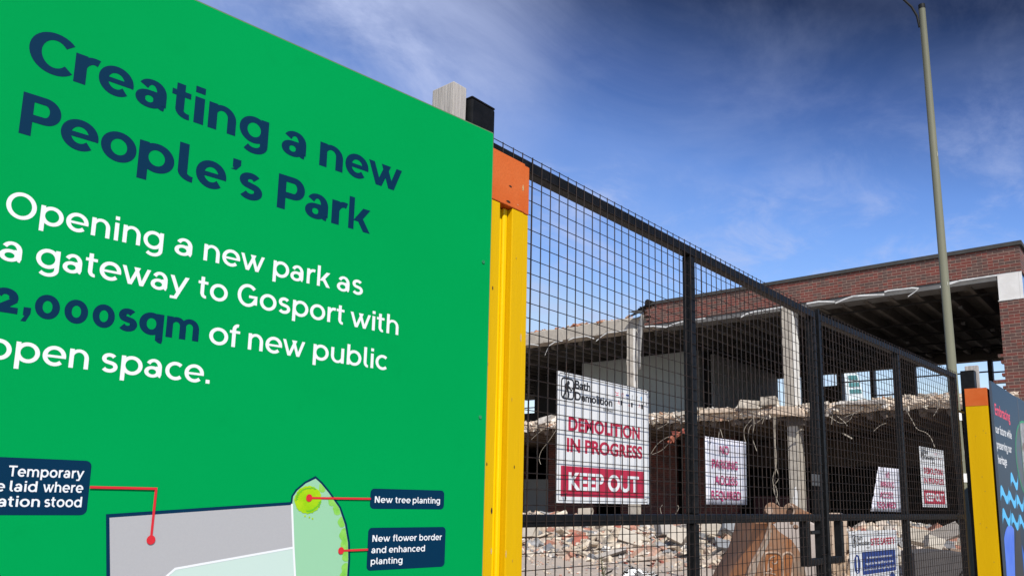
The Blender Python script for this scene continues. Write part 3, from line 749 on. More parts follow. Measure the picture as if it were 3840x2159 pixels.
mb = MB(); mb.fbox(LF, 2.835, 3.06, 2.26, 2.275, -.035, -.02); mb.fbox(LF, 2.87, 2.885, 2.275, 2.31, -.035, -.02); mb.build('hinge_pin', M_BLACK, g2)

# ------------------------------------------------------------------ signs on the gate
def ties(parent, frame, pts):
    for a, z in pts:
        q = MB(); o = frame[0] + frame[1] * a + frame[2] * z
        n_ = frame[3]; x_ = frame[1]; u_ = frame[2]
        q.tube([o - n_ * .012, o + n_ * .006 + u_ * .004, o + n_ * .010 - x_ * .004 - u_ * .012, o + n_ * .008 - x_ * .009 - u_ * .028], .0014, 5)
        q.tube([o + n_ * .006 + u_ * .004, o + n_ * .009 + x_ * .006 + u_ * .008], .0011, 5)
        q.build('cable_tie', M_CASTBLK, parent)
def logo(q, f_, a0, a1, z0, z1, c):
    """rounded frame with a bent figure swinging a tool"""
    w = (a1 - a0) * .09; band(q, f_, rrect(a0, a1, z0, z1, (a1 - a0) * .2), w, c, True)
    W_, H_ = a1 - a0, z1 - z0
    P = lambda x, y: (a0 + W_ * x, z0 + H_ * y)
    q.flat(f_, [(a0 + W_ * .56 + W_ * .115 * math.cos(i * .524), z0 + H_ * .80 + W_ * .115 * math.sin(i * .524)) for i in range(12)], c + .0001)
    q.flat(f_, [P(.36, .82), P(.52, .74), P(.62, .55), P(.56, .44), P(.30, .44), P(.24, .62)], c + .0002)
    q.flat(f_, [P(.30, .46), P(.44, .46), P(.34, .24), P(.22, .05), P(.08, .05), P(.22, .26)], c + .0003)
    q.flat(f_, [P(.42, .46), P(.57, .46), P(.66, .26), P(.62, .06), P(.48, .06), P(.50, .26)], c + .0004)
    q.flat(f_, [P(.52, .70), P(.60, .66), P(.84, .46), P(.78, .41), P(.58, .54)], c + .0005)
    q.flat(f_, [P(.70, .34), P(.75, .31), P(.98, .60), P(.93, .63)], c + .0006)
def demo_sign(f_, a0, a1, z0, z1, label, parts=True):
    s = thing('demolition_sign', label, 'sign', 'white demolition warning signs')
    w, h = a1 - a0, z1 - z0
    A = lambda x: a0 + (x - 2.104) / .592 * w
    Z = lambda z: z0 + (z - 1.4445) / .4425 * h
    q = MB(); q.fbox(f_, a0, a1, z0, z1, -.0165, -.0125); q.build('sign_board', M_SIGNW, s)
    c = -.0121
    q = MB(); band(q, f_, rrect(A(2.116), A(2.684), Z(1.452), Z(1.881), .003), .0022, c, True)
    logo(q, f_, A(2.1265), A(2.196), Z(1.797), Z(1.8665), c)
    sans(q, f_, 'Bath', A(2.204), A(2.298), Z(1.8375), .0305 * h / .4425, .030, c)
    sans(q, f_, 'Demolition', A(2.204), A(2.438), Z(1.797), .0305 * h / .4425, .030, c)
    sans(q, f_, 'limited', A(2.380), A(2.439), Z(1.776), .0125 * h / .4425, .012, c)
    q.build('company_lettering', M_INK, s, recalc=False)
    q = MB(); sans(q, f_, 'DEMOLITION', A(2.168), A(2.629), Z(1.689), .0475 * h / .4425, .036, c); sans(q, f_, 'IN PROGRESS', A(2.160), A(2.647), Z(1.616), .0475 * h / .4425, .036, c); q.build('warning_lettering', M_CRIM, s, recalc=False)
    q = MB(); q.flat(f_, [(A(2.128), Z(1.466)), (A(2.657), Z(1.466)), (A(2.657), Z(1.568)), (A(2.128), Z(1.568))], c); bn = q.build('red_band', M_CRIM, s)
    q = MB(); sans(q, f_, 'KEEP OUT', A(2.171), A(2.620), Z(1.4875), .0600 * h / .4425, .034, c + .0005); q.build('lettering', M_WHITEP, bn, recalc=False)
    # row of small accreditation badges
    for k, (mt, x) in enumerate(((M_PINK, 2.470), (M_CRIM, 2.507), (M_BLUE, 2.541), (M_GREYP, 2.578), (M_GREYP, 2.610), (M_SKYB, 2.642))):
        q = MB(); x_, z_ = A(x), Z(1.849)
        if k == 0:
            band(q, f_, [(x_ - .011, z_ + .006), (x_, z_ + .002), (x_ + .011, z_ + .006)], .0022, c); band(q, f_, [(x_ - .008, z_ - .006), (x_ + .010, z_ - .004)], .003, c)
        elif k == 1:
            band(q, f_, disc(x_, z_, .0085, 16), .0014, c, True); band(q, f_, [(x_ - .005, z_ - .006), (x_ + .005, z_ + .006)], .0016, c)
        elif k == 2:
            band(q, f_, [(x_ + .011 * math.cos(R(200 + 14 * i)), z_ + .009 * math.sin(R(200 + 14 * i))) for i in range(11)], .002, c); q.flat(f_, rrect(x_ - .010, x_ + .010, z_ - .001, z_ + .006, .002), c)
        else:
            q.flat(f_, [(x_ - .006, z_ + .007), (x_ + .006, z_ + .007), (x_ + .001, z_), (x_ + .001, z_ - .008), (x_ - .003, z_ - .008)], c)
        q.build('badge', mt, s)
    for x in (2.489, 2.562, 2.635):
        q = MB(); x_ = A(x); q.flat(f_, [(x_ - .019, Z(1.806)), (x_ + .019, Z(1.806)), (x_ + .019, Z(1.830)), (x_ - .019, Z(1.830))], c); bd = q.build('badge', M_GREYP if False else M_STICK, s)
        q = MB(); band(q, f_, [(x_ - .014, Z(1.811)), (x_ - .008, Z(1.826)), (x_ - .002, Z(1.811))], .0026, c + .0004); q.build('triangle_mark', M_CRIM, bd)
        q = MB(); q.flat(f_, [(x_ + .004, Z(1.809)), (x_ + .016, Z(1.809)), (x_ + .016, Z(1.827)), (x_ + .004, Z(1.827))], c + .0004); q.build('dark_mark', M_INK, bd)
    ties(s, f_, [(A(2.142), Z(1.885)), (A(2.672), Z(1.880)), (A(2.132), Z(1.470)), (A(2.666), Z(1.464))])
    return s
demo_sign(GF, 2.104, 2.696, 1.4445, 1.887, 'large white DEMOLITION IN PROGRESS KEEP OUT sign on the nearer gate leaf')
demo_sign(LF, 1.768, 2.352, 1.459, 1.899, 'white DEMOLITION IN PROGRESS sign on the farther gate leaf beside the lamp post')
def notice(f_, poly, rows, label):
    s = thing('parking_notice', label, 'notice', 'laminated no parking notices')
    # paper sheet, slightly bowed
    q = MB(); n = 8; V_ = []; F_ = []
    (bl, br, tr_, tl) = poly
    for i in range(n + 1):
        for j in range(n + 1):
            u, v = i / n, j / n
            a = (bl[0] * (1 - u) + br[0] * u) * (1 - v) + (tl[0] * (1 - u) + tr_[0] * u) * v
            z = (bl[1] * (1 - u) + br[1] * u) * (1 - v) + (tl[1] * (1 - u) + tr_[1] * u) * v
            bow = -.0145 - .005 * math.sin(math.pi * u) * math.sin(math.pi * v) + .0012 * math.sin(5 * u + 3 * v)
            V_.append(f_[0] + f_[1] * a + f_[2] * z + f_[3] * bow)
    for i in range(n):
        for j in range(n):
            k = i * (n + 1) + j; F_.append((k, k + n + 1, k + n + 2, k + 1))
    q.grid(V_, F_, True); sh = q.build('laminated_sheet', M_PAPER, s)
    md = sh.modifiers.new('thick', 'SOLIDIFY'); md.thickness = .0008; md.offset = -1
    q = MB()
    for t_, s0, s1, z, cap, shear in rows: sans(q, f_, t_, s0, s1, z, cap, .012, -.0115, shear)
    q.build('lettering', M_MAG, s, recalc=False)
    ties(s, f_, [(tl[0] + .02, tl[1] - .008), (tr_[0] - .015, tr_[1] - .012), (bl[0] + .03, bl[1] + .02), (br[0] - .012, br[1] + .018)])
notice(GF, ((3.161, 1.448), (3.586, 1.449), (3.588, 1.745), (3.164, 1.742)),
       [('NO', 3.308, 3.401, 1.6735, .039, 0), ('PARKING', 3.231, 3.488, 1.6075, .039, 0), ('ACCESS', 3.252, 3.482, 1.537, .039, 0), ('REQUIRED', 3.219, 3.514, 1.470, .039, 0)],
       'white NO PARKING ACCESS REQUIRED notice hanging square on the nearer gate leaf')
notice(LF, ((.726, 1.424), (1.292, 1.420), (1.29, 1.713), (.899, 1.711)),
       [('NO', 1.03, 1.10, 1.644, .040, .12), ('PARKING', .925, 1.172, 1.579, .040, .12), ('ACCESS', .898, 1.148, 1.510, .040, .12), ('REQUIRED', .834, 1.187, 1.445, .040, .12)],
       'NO PARKING ACCESS REQUIRED notice hanging skewed on the farther gate leaf')
ss = thing('safety_sign', 'white SITE SAFETY sign with blue panel low on the farther gate leaf', 'sign')
a0, a1, z1 = .352, 1.172, 1.3045
mb = MB(); mb.prism(LF, rrect(a0, a1, z1 - .594, z1, .012), -.0165, -.0125); mb.build('sign_board', M_SIGNW, ss)
c = -.0121
mb = MB(); logo(mb, LF, .399, .452, 1.2105, 1.279, c); sans(mb, LF, 'Bath', .470, .560, 1.2485, .0285, .02, c); sans(mb, LF, 'Demolition', .467, .672, 1.2165, .0285, .02, c); sans(mb, LF, 'limited', .62, .672, 1.197, .011, .01, c); mb.build('company_lettering', M_INK, ss, recalc=False)
mb = MB(); sans(mb, LF, 'SITE SAFETY', .697, 1.134, 1.2125, .044, .03, c); mb.build('heading_lettering', M_CRIM, ss, recalc=False)
mb = MB(); mb.flat(LF, rrect(.538, 1.126, 1.041, 1.178, .016), c); bx = mb.build('blue_panel', M_BLUE, ss)
mb = MB(); sans(mb, LF, 'All visitors and contractors must', .607, 1.060, 1.1335, .0155, .012, c + .0005); sans(mb, LF, 'report to the site office to receive', .592, 1.070, 1.0985, .0155, .012, c + .0005); sans(mb, LF, 'information and rules regarding this site', .558, 1.106, 1.065, .0155, .012, c + .0005); mb.build('lettering', M_WHITEP, bx, recalc=False)
mb = MB(); mb.flat(LF, disc(.455, 1.1085, .0505, 28, .057), c); bx = mb.build('blue_disc', M_BLUE, ss)
mb = MB(); mb.flat(LF, [(.447, 1.075), (.463, 1.075), (.465, 1.152), (.445, 1.152)], c + .0005); mb.flat(LF, disc(.455, 1.064, .0065, 12), c + .0005); mb.build('exclamation_mark', M_WHITEP, bx)
mb = MB(); mb.flat(LF, disc(1.045, .985, .052, 28), c); mb.build('blue_disc', M_BLUE, ss)
ties(ss, LF, [(.385, 1.296), (.77, 1.298), (1.155, 1.292)])

# ------------------------------------------------------------------ far posts and hoarding
t = thing('gate_post', 'square black steel gate post at the far end of the gate beside the lamp', 'gate post', 'black steel gate posts')
mb = MB(); mb.box(7.71, 7.81, 1.367, 1.475, 0, 2.634); mb.build('shaft', M_BLACK, t, bevel=.006)
mb = MB(); mb.box(7.71, 7.81, 1.367, 1.475, 2.6345, 2.641); mb.build('cap', M_CASTBLK, t, bevel=.003)
t = thing('timber_post', 'pale timber post rising just behind the far black gate post', 'timber post')
mb = MB(); mb.box(7.83, 7.88, 1.355, 1.458, 0, 2.70); mb.build('shaft', M_TIMBER, t, bevel=.003)
yp = thing('hoarding_post', 'yellow timber post with an orange top between the far gate post and the navy hoarding', 'painted post', 'yellow posts with orange tops')
mb = MB(); mb.box(7.69, 7.709, 1.281, 1.445, 0, 2.3245); mb.box(7.7092, 7.84, 1.281, 1.3655, 0, 2.3245); pl = mb.build('plank', M_YEL, yp)
mb = MB(); mb.box(7.688, 7.7088, 1.280, 1.4455, 2.325, 2.478); mb.box(7.709, 7.84, 1.280, 1.3655, 2.325, 2.478); mb.build('orange_cap', M_ORA, yp)
mb = MB(); f_ = (Vector((7.69, 0, 0)), Vector((0, 1, 0)), Vector((0, 0, 1)), Vector((-1, 0, 0)))
rnd = random.Random(2)
for y, z in ((1.325, 2.11), (1.307, 2.09), (1.385, 2.065), (1.36, 1.72), (1.345, 1.60), (1.40, 1.33), (1.355, 1.30), (1.32, 1.02)):
    mb = MB(); mb.flat(f_, disc(y, z, .0035, 8, .0045), .0008); mb.build('knot', mat('yellow_knot', (.34, .22, .02), .8), pl)
NF = (Vector((0, 1.245, 0)), Vector((1, 0, 0)), Vector((0, 0, 1)), Vector((0, -1, 0)))
t = thing('navy_hoarding', 'navy hoarding panel reading Embracing our future while preserving our heritage', 'hoarding')
mb = MB(); mb.fbox(NF, 7.722, 9.03, .05, 2.537, -.018, 0); mb.build('printed_panel', M_SLATE, t)
mb = MB(); mb.fbox(NF, 7.7190, 7.7215, .05, 2.537, -.018, .001); mb.build('panel_edge', M_PANELEDGE2, t)
mb = MB(); sans(mb, NF, 'Embracing', 7.79, 8.52, 2.252, .100, .022, .0012); mb.build('heading_lettering', M_PINK, t, recalc=False)
mb = MB()
for tx, a, e_, z in (('our future while', 7.75, 8.53, 2.095), ('preserving our', 7.75, 8.47, 1.962), ('heritage', 7.76, 8.17, 1.835)): sans(mb, NF, tx, a, e_, z, .076, .016, .0012)
mb.build('lettering', M_WHITEP, t, recalc=False)
def wave(x, z, par):
    """flag shaped ripple: crest at the left, tail dipping then flicking up at the right"""
    w_, h_ = .43, .150
    top = [(0, .10), (.03, .62), (.10, .95), (.20, 1.0), (.32, .86), (.45, .62), (.58, .44), (.70, .40), (.82, .50), (.92, .72), (1.0, 1.0)]
    bot = [(0, .10), (.06, .30), (.14, .42), (.24, .46), (.36, .36), (.48, .16), (.60, -.02), (.70, -.06), (.80, .04), (.90, .36), (1.0, 1.0)]
    q = MB()
    for i in range(len(top) - 1):
        q.flat(NF, [(x + w_ * a, z + h_ * b) for a, b in (top[i], bot[i], bot[i + 1], top[i + 1])], .0012)
    q.build('wave_graphic', M_SKYB, par)
for x, z in ((7.735, 1.505), (8.10, 1.47), (8.50, 1.44), (8.28, 1.635), (7.745, 1.315), (8.15, 1.275), (8.56, 1.26)): wave(x, z, t)
mb = MB(); mb.flat(NF, [(7.722, .6)] + [(8.06 + .40 * math.cos(R(a)), 1.02 + .30 * math.sin(R(a))) for a in range(180, 58, -8) if 8.06 + .40 * math.cos(R(a)) > 7.722] + [(8.20, 1.10), (8.12, .85), (8.08, .6)], .0009); mb.build('dome_graphic', M_DOME, t)
mb = MB(); mb.flat(NF, [(8.10, .6), (8.13, .85), (8.23, 1.12), (8.40, 1.30), (8.58, 1.36), (8.58, .6)], .0010); mb.build('tower_graphic', M_CHAR, t)
mb = MB(); mb.flat(NF, [(8.60, .6), (8.60, 1.14), (8.74, .98), (8.90, .6)], .0009); mb.build('sail_graphic', mat('bright_blue_print', (.01, .12, .58), .45), t)
mb = MB(); mb.flat(NF, [p_ for p_ in disc(9.30, 1.94, .62, 60, .39) if p_[0] < 9.028] , .0008); mb.build('ring_graphic', M_RING, t)
mb = MB(); mb.flat(NF, [p_ for p_ in disc(9.30, 1.94, .585, 60, .37) if p_[0] < 9.028] , .0013); mb.build('photo_disc', M_PHOTOSKY, t)
t = thing('navy_hoarding', 'navy hoarding panel with a round photo, cut off by the right edge', 'hoarding')
mb = MB(); mb.fbox(NF, 9.042, 10.30, .05, 2.545, -.018, 0); mb.build('printed_panel', M_SLATE, t)
mb = MB(); mb.fbox(NF, 9.0325, 9.0415, .05, 2.545, -.018, .002); mb.build('panel_edge', mat('grey_joint', (.12, .13, .15), .6), t)
mb = MB(); mb.flat(NF, [p_ for p_ in disc(9.30, 1.94, .62, 60, .39) if p_[0] > 9.044], .0008); rg = mb.build('ring_graphic', M_RING, t)
mb = MB(); mb.flat(NF, [p_ for p_ in disc(9.30, 1.94, .585, 60, .37) if p_[0] > 9.044], .0013); ph = mb.build('photo_disc', M_PHOTO, t)
wave(9.06, 1.60, t); wave(9.1, 1.27, t)

# ------------------------------------------------------------------ lamp post
t = thing('lamp_post', 'tall leaning olive grey street lamp column between the gate and the hoarding', 'street lamp')
B0, T0 = Vector((10.3, 2.012, 0)), Vector((10.3, 2.103, 7.745))
at = lambda z: B0 + (T0 - B0) * (z / 7.745)
mb = MB(); mb.tube([at(0), at(1.4), at(1.401), at(7.74)], [.068, .066, .054, .0390], 20); mb.build('pole', M_LAMP, t)
mb = MB(); mb.tube([at(7.741), at(7.742), at(7.80)], [.042, .042, .040], 16); mb.build('collar', M_LANTERN, t)
mb = MB(); mb.tube([at(7.50) + Vector((-.01, .045, 0)), at(7.66) + Vector((-.012, .06, 0)), at(7.80) + Vector((-.03, .11, 0)), at(8.0) + Vector((-.09, .24, 0)), at(8.15) + Vector((-.2, .42, 0)), at(8.2) + Vector((-.45, .8, 0))], [.012, .015, .014, .013, .013, .013], 10); mb.build('bracket_arm', M_LANTERN, t)
mb = MB(); q = at(8.2) + Vector((-.45, .8, 0)); mb.tube([q, q + Vector((-.12, .2, .01)), q + Vector((-.30, .5, .02)), q + Vector((-.36, .6, .01))], [.04, .10, .11, .03], 12); mb.build('lantern', M_LANTERN, t)
for z, h_, tx in ((2.515, .11, '4'), (1.80, .10, None)):
    mb = MB(); c0 = at(z); P_ = []
    for i in range(9):
        a = R(150 + 15 * i)
        for zz in (-h_ / 2, h_ / 2): P_.append(c0 + Vector((math.cos(a) * .0585 * 1.0, math.sin(a) * .0585, zz)))
    mb.grid(P_, [(2 * i, 2 * i + 2, 2 * i + 3, 2 * i + 1) for i in range(8)], True); lb = mb.build('number_label', M_STICK, t)
    if tx:
        mb = MB(); f_ = (c0 + Vector((-.0595, 0, 0)), Vector((0, -1, 0)), Vector((0, 0, 1)), Vector((-1, 0, 0))); sans(mb, f_, tx, -.013, .018, -.025, .05, .01, .0006); mb.build('lettering', M_INK, lb, recalc=False)

M_SCUFF = mat('lamp_scuff', (.30, .30, .25), .7)
for z, a_, h_ in ((5.75, 232, .07), (4.1, 218, .05), (2.1, 245, .09), (2.0, 210, .03)):
    mb = MB(); rz_ = .0552 - .0021 * (z - 1.4) + .0012; c0 = at(z); P_ = []
    for i in range(5):
        for zz in (-1, 1): P_.append(c0 + Vector((math.cos(R(a_ + 7 * i)) * rz_, math.sin(R(a_ + 7 * i)) * rz_, zz * h_ * (.4 + .6 * math.sin(1 + i)) / 2)))
    mb.grid(P_, [(2 * i, 2 * i + 2, 2 * i + 3, 2 * i + 1) for i in range(4)], True); mb.build('scuff', M_SCUFF, t)

# ------------------------------------------------------------------ half demolished building
bld = thing('ruined_building', 'half demolished two storey brick and concrete building behind the gate', 'building')
rnd = random.Random(21)
# roof band
mb = MB(); mb.box(21.0, 21.22, 2.60, 12.35, 6.93, 7.548)
# toothed broken end of the brickwork
for k in range(8):
    z0 = 6.932 + k * .072; e_ = (12.72, 12.52, 12.66, 12.48, 12.78, 12.60, 12.70, 12.45)[k]
    mb.box(21.002, 21.218, 12.3502, e_, z0, z0 + .0705)
mb.build('brick_band', M_BRICK_Y, bld)
mb = MB(); mb.box(21.221, 31, 2.601, 2.82, 6.93, 7.548); mb.build('end_brick_band', M_BRICK_X, bld)
mb = MB(); mb.box(20.955, 31.2, 2.545, 12.3, 7.5495, 7.645); mb.box(20.957, 24, 12.3005, 12.62, 7.555, 7.637); mb.build('coping', M_FELT, bld)
mb = MB()
for k in range(7):
    mb.chunk((21.05 + rnd.uniform(-.1, .2), 12.55 + .08 * k, 7.60 + rnd.uniform(-.05, .03) - .03 * k), .35, .28, .025, rnd, .25)
mb.build('torn_felt', M_FELT, bld)
mb = MB(); mb.box(21.03, 21.6, 2.66, 12.3, 6.782, 6.928); mb.build('soffit_board', M_SOFB, bld)
# exposed ring beam to the left
mb = MB()
ys = [12.42 + .25 * k for k in range(50)]; V_ = []; F_ = []
for y in ys:
    tz = 7.335 + .035 * hn(y * 2, 3) + (.02 if y < 13 else 0)
    for x, z in ((21.23, 6.90), (21.23, tz - .04), (21.27, tz), (21.75, tz), (21.75, 6.90)): V_.append((x + rnd.uniform(-.008, .008), y, z + rnd.uniform(-.008, .008)))
for i in range(len(ys) - 1):
    for k in range(5): a = i * 5 + k; b_ = i * 5 + (k + 1) % 5; F_.append((a, b_, b_ + 5, a + 5))
mb.grid(V_, F_); mb.grid([V_[0], V_[1], V_[2], V_[3], V_[4]], [(0, 1, 2, 3, 4)]); mb.build('ring_beam', M_CONC, bld)
mb = MB()
for k in range(85):
    y = 12.5 + rnd.random() ** 1.1 * 9; s_ = rnd.uniform(.03, .10)
    mb.chunk((21.34 + rnd.uniform(-.08, .2), y, 7.35 + rnd.uniform(-.02, .05)), s_ * 1.6, s_ * 1.4, s_ * .7, rnd, .3)
for k in range(22):
    mb.chunk((21.2 + rnd.uniform(-.03, .2), 12.55 + rnd.uniform(0, .35), 7.35 + rnd.uniform(-.05, .18)), .2, .12, .07, rnd, .15)
tag(mb.build('brick_remnants', rubble_mat('orange_brick_scraps', [(0, (.36, .15, .08)), (.3, (.42, .22, .13)), (.5, (.30, .10, .06)), (.65, (.40, .33, .26)), (.8, (.05, .05, .05)), (.9, (.45, .28, .18))]), bld), kind='stuff')
# roof slab with ribs
mb = MB(); mb.box(21.76, 31.3, 2.83, 26, 7.0, 7.35); mb.box(21.24, 21.758, 2.83, 12.40, 7.0, 7.35)
y = 3.1
while y < 26:
    mb.hexa([(21.25, y, 6.76), (31, y, 6.76), (31, y + .10, 6.76), (21.25, y + .10, 6.76), (21.25, y - .06, 6.999), (31, y - .06, 6.999), (31, y + .16, 6.999), (21.25, y + .16, 6.999)]) if y < 12.2 else mb.hexa([(21.77, y, 6.76), (31, y, 6.76), (31, y + .10, 6.76), (21.77, y + .10, 6.76), (21.77, y - .06, 6.999), (31, y - .06, 6.999), (31, y + .16, 6.999), (21.77, y + .16, 6.999)])
    y += .6
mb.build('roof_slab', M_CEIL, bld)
for x in (22.05, 24.5, 26.35, 28.0, 29.6):
    mb = MB(); mb.box(x, x + .05, 2.84, 25.9, 6.71, 6.757); mb.build('ceiling_batten', M_DARK, bld)
mb = MB()
for x, y in ((23.1, 4.25), (25.2, 4.6), (27.2, 6.6), (26.6, 4.1), (24.9, 9.5), (29, 8.3)): mb.box(x, x + .14, y, y + .10, 6.69, 6.7585)
mb.build('ceiling_box', M_SOFB, bld)
# rear wall of the upper floor: columns, mullions, transoms
def bar(nm, m_, x0, x1, y0, y1, z0, z1):
    q = MB(); q.box(x0, x1, y0, y1, z0, z1); return q.build(nm, m_, bld)
bar('rear_beam', M_CEIL, 30.9, 31.3, 2.83, 26, 6.55, 6.9995)
for y0, y1 in ((9.98, 10.17), (8.81, 8.95), (7.37, 7.86), (4.92, 5.06), (6.22, 6.34), (24.55, 24.72), (22.3, 22.6), (11.15, 11.55)): bar('rear_column', M_STEEL, 30.95, 31.2, y0, y1, 4.25, 6.5495)
for y0, y1, z in ((8.95, 9.97, 6.14), (7.87, 8.80, 6.13), (5.07, 6.21, 6.12), (6.35, 7.36, 6.13), (2.9, 4.91, 6.08), (22.61, 24.54, 6.15), (10.18, 11.14, 6.02), (7.87, 8.8, 5.55), (24.73, 26, 6.1), (2.9, 4.91, 6.48)): bar('window_transom', M_STEEL, 31.0, 31.06, y0, y1, z, z + .045)
bar('infill_panel', mat('brown_infill', (.05, .038, .032), .9), 31.0, 31.08, 10.1705, 11.1495, 4.2, 6.02)
bar('infill_panel', M_DARK, 31.0, 31.08, 24.7205, 26.0, 4.2, 5.84)
bar('rear_sill', M_CONC, 30.8, 31.3, 2.83, 26, 4.141, 5.10)
# partitions
bar('partition_wall', M_WALLG, 24.75, 24.9, 13.05, 17.8, 4.141, 6.757)
bar('partition_wall', M_WALLD, 25.3, 30.94, 12.50, 12.62, 4.141, 6.66)
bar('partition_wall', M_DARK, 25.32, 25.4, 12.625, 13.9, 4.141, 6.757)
bar('partition_post', M_SOFB, 24.74, 24.95, 12.78, 13.0495, 4.141, 6.757)
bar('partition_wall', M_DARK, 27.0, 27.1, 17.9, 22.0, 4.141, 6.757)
# columns
def ragged_column(y0, y1, x1, z0, z1, seed):
    q = MB(); r_ = random.Random(seed); n = 16; V_ = []; F_ = []
    for i in range(n + 1):
        z = z0 + (z1 - z0) * i / n
        for x, y in ((21.0, y0), (21.0, y1), (x1, y1), (x1, y0)):
            j = .006 if i % 5 else .014
            V_.append((x + r_.uniform(-j, j), y + r_.uniform(-j, j), z))
    for i in range(n):
        for k in range(4): a = i * 4 + k; b_ = i * 4 + (k + 1) % 4; F_.append((a, b_, b_ + 4, a + 4))
    q.cur = 0; q.grid(V_, F_)
    for i, f in enumerate(F_):
        if i % 4 == 3: q.mi[i] = 1  # sunward face whitened: its sunlight is put into the colour
    return q.build('column', [M_CONC, M_CONCW], bld)
ragged_column(8.03, 8.31, 21.43, 4.1, 6.93, 3)
ragged_column(13.12, 13.36, 21.24, 4.1, 6.9, 5)
bar('column', M_CONC, 21.12, 21.55, 8.03, 8.31, 0, 3.58)
bar('column_capital', mat('brown_capital', (.07, .055, .045), .9), 21.1, 21.62, 7.80, 8.34, 3.5805, 3.849)
bar('column', M_CONC, 21.12, 21.4, 13.12, 13.40, 0, 3.849)
mb = MB(); V_ = []
rr = random.Random(8)
for i in range(11):
    z = 1.20 + .075 * i
    V_ += [(21.118, 8.16 - .10 * (1 - i / 14) + rr.uniform(-.03, .03), z), (21.118, 8.16 + .09 * (1 - i / 11) + rr.uniform(-.03, .03), z)]
mb.grid(V_, [(2 * i, 2 * i + 1, 2 * i + 3, 2 * i + 2) for i in range(10)]); mb.build('peeling_plaster', M_CONCW, bld)
# torn sheet hanging off the end column
mb = MB(); V_ = []; F_ = []; n = 10
for i in range(n + 1):
    u = i / n; z = 7.28 - 1.75 * u
    w_ = .10 + .20 * math.sin(math.pi * min(1, u * 1.12)) ** .8 * (1 - .35 * u)
    yc = 12.72 + .02 * math.sin(3 * u) + .10 * u
    for j in range(4): V_.append((20.93 - .10 * math.sin(math.pi * u) * math.cos(j * .9), yc + w_ * (j / 3 - .3), z))
for i in range(n):
    for j in range(3): k = i * 4 + j; F_.append((k, k + 4, k + 5, k + 1))
mb.grid(V_, F_, True); o = mb.build('torn_sheet', M_SHEET, bld); md = o.modifiers.new('t', 'SOLIDIFY'); md.thickness = .015
# first floor slab
mb = MB(); mb.box(21.3, 31.3, 2.83, 26, 3.96, 4.14)
y = 3.0
while y < 26:
    mb.hexa([(21.15, y, 3.66), (29, y, 3.66), (29, y + .12, 3.66), (21.15, y + .12, 3.66), (21.15, y - .08, 3.9595), (29, y - .08, 3.9595), (29, y + .20, 3.9595), (21.15, y + .20, 3.9595)])
    y += .62
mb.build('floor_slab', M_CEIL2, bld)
mb = MB(); rnd = random.Random(31)
# crumbled face: a rough skin over the cut end of the slab
NY, NZ = 420, 12; V_ = []; F_ = []
def etop(y): return 4.13 + .03 * hn(y * .9, 2) + .015 * hn(y * 3.1, 1) + .03 * max(0, min(1, 6.6 - y))
def ebot(y): return 3.83 + .04 * hn(y * 1.3, 5) + .025 * hn(y * 4.0, 2)
for i in range(NY + 1):
    y = 2.85 + 22 * i / NY
    for j in range(NZ + 1):
        u = j / NZ; z = ebot(y) * (1 - u) + etop(y) * u
        x = 21.06 - .11 * math.sin(math.pi * min(1, u * 1.05)) + .05 * hn(y * 2.7, z * 9) + rnd.uniform(-.03, .03)
        V_.append((x, y + rnd.uniform(-.015, .015), z + rnd.uniform(-.012, .012)))
    V_.append((21.9, y, etop(y) + .02 + rnd.uniform(-.01, .02)))
for i in range(NY):
    for j in range(NZ + 1): a = i * (NZ + 2) + j; F_.append((a, a + NZ + 2, a + NZ + 3, a + 1))
mb.grid(V_, F_); tag(mb.build('broken_slab_edge', mat('crumbled_cream_concrete', (.63, .535, .43), .95, var=(.52, .42, .33), scale=7, bump=.8, bscale=16, stain=(.40, .27, .18), stscale=2.6, stlo=.56, sthi=.66), bld))
mb = MB()
for k in range(620):
    y = rnd.uniform(3.4, 24); s_ = rnd.choice((.03, .04, .05, .06, .08, .12))
    z = ebot(y) + (etop(y) - ebot(y)) * rnd.random()
    mb.chunk((20.99 + rnd.uniform(-.05, .05), y, z), s_ * .7, s_ * rnd.uniform(.9, 2.0), s_ * rnd.uniform(.4, .9), rnd, .3)
for k in range(520):
    y = rnd.uniform(3.6, 24); s_ = rnd.uniform(.03, .10)
    mb.chunk((21.0 + rnd.random() * .9, y, etop(y) + .015), s_, s_ * 1.4, s_ * .6, rnd, .3)
for y, z, a, h_ in ((8.25, 3.97, .95, .22), (9.3, 4.20, .5, .2), (8.75, 4.26, .45, .2), (10.2, 4.08, .9, .12), (11.2, 4.12, .7, .1), (6.3, 4.08, 1.1, .10), (14.5, 4.08, .6, .18), (16.5, 4.14, .5, .18)):
    mb.chunk((20.98, y, z), .28, a, h_, rnd, .2, Matrix.Rotation(rnd.uniform(-.2, .2), 3, 'X'))
tag(mb.build('slab_rubble', M_EDGE, bld), kind='stuff')
# ragged plaster hanging under the edge
mb = MB()
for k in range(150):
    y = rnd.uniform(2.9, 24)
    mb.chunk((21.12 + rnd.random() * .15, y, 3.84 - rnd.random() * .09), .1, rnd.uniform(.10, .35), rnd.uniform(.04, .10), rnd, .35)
tag(mb.build('crumbling_underside', mat('brown_broken_concrete', (.10, .08, .065), .95, var=(.17, .13, .10), scale=8), bld), kind='stuff')
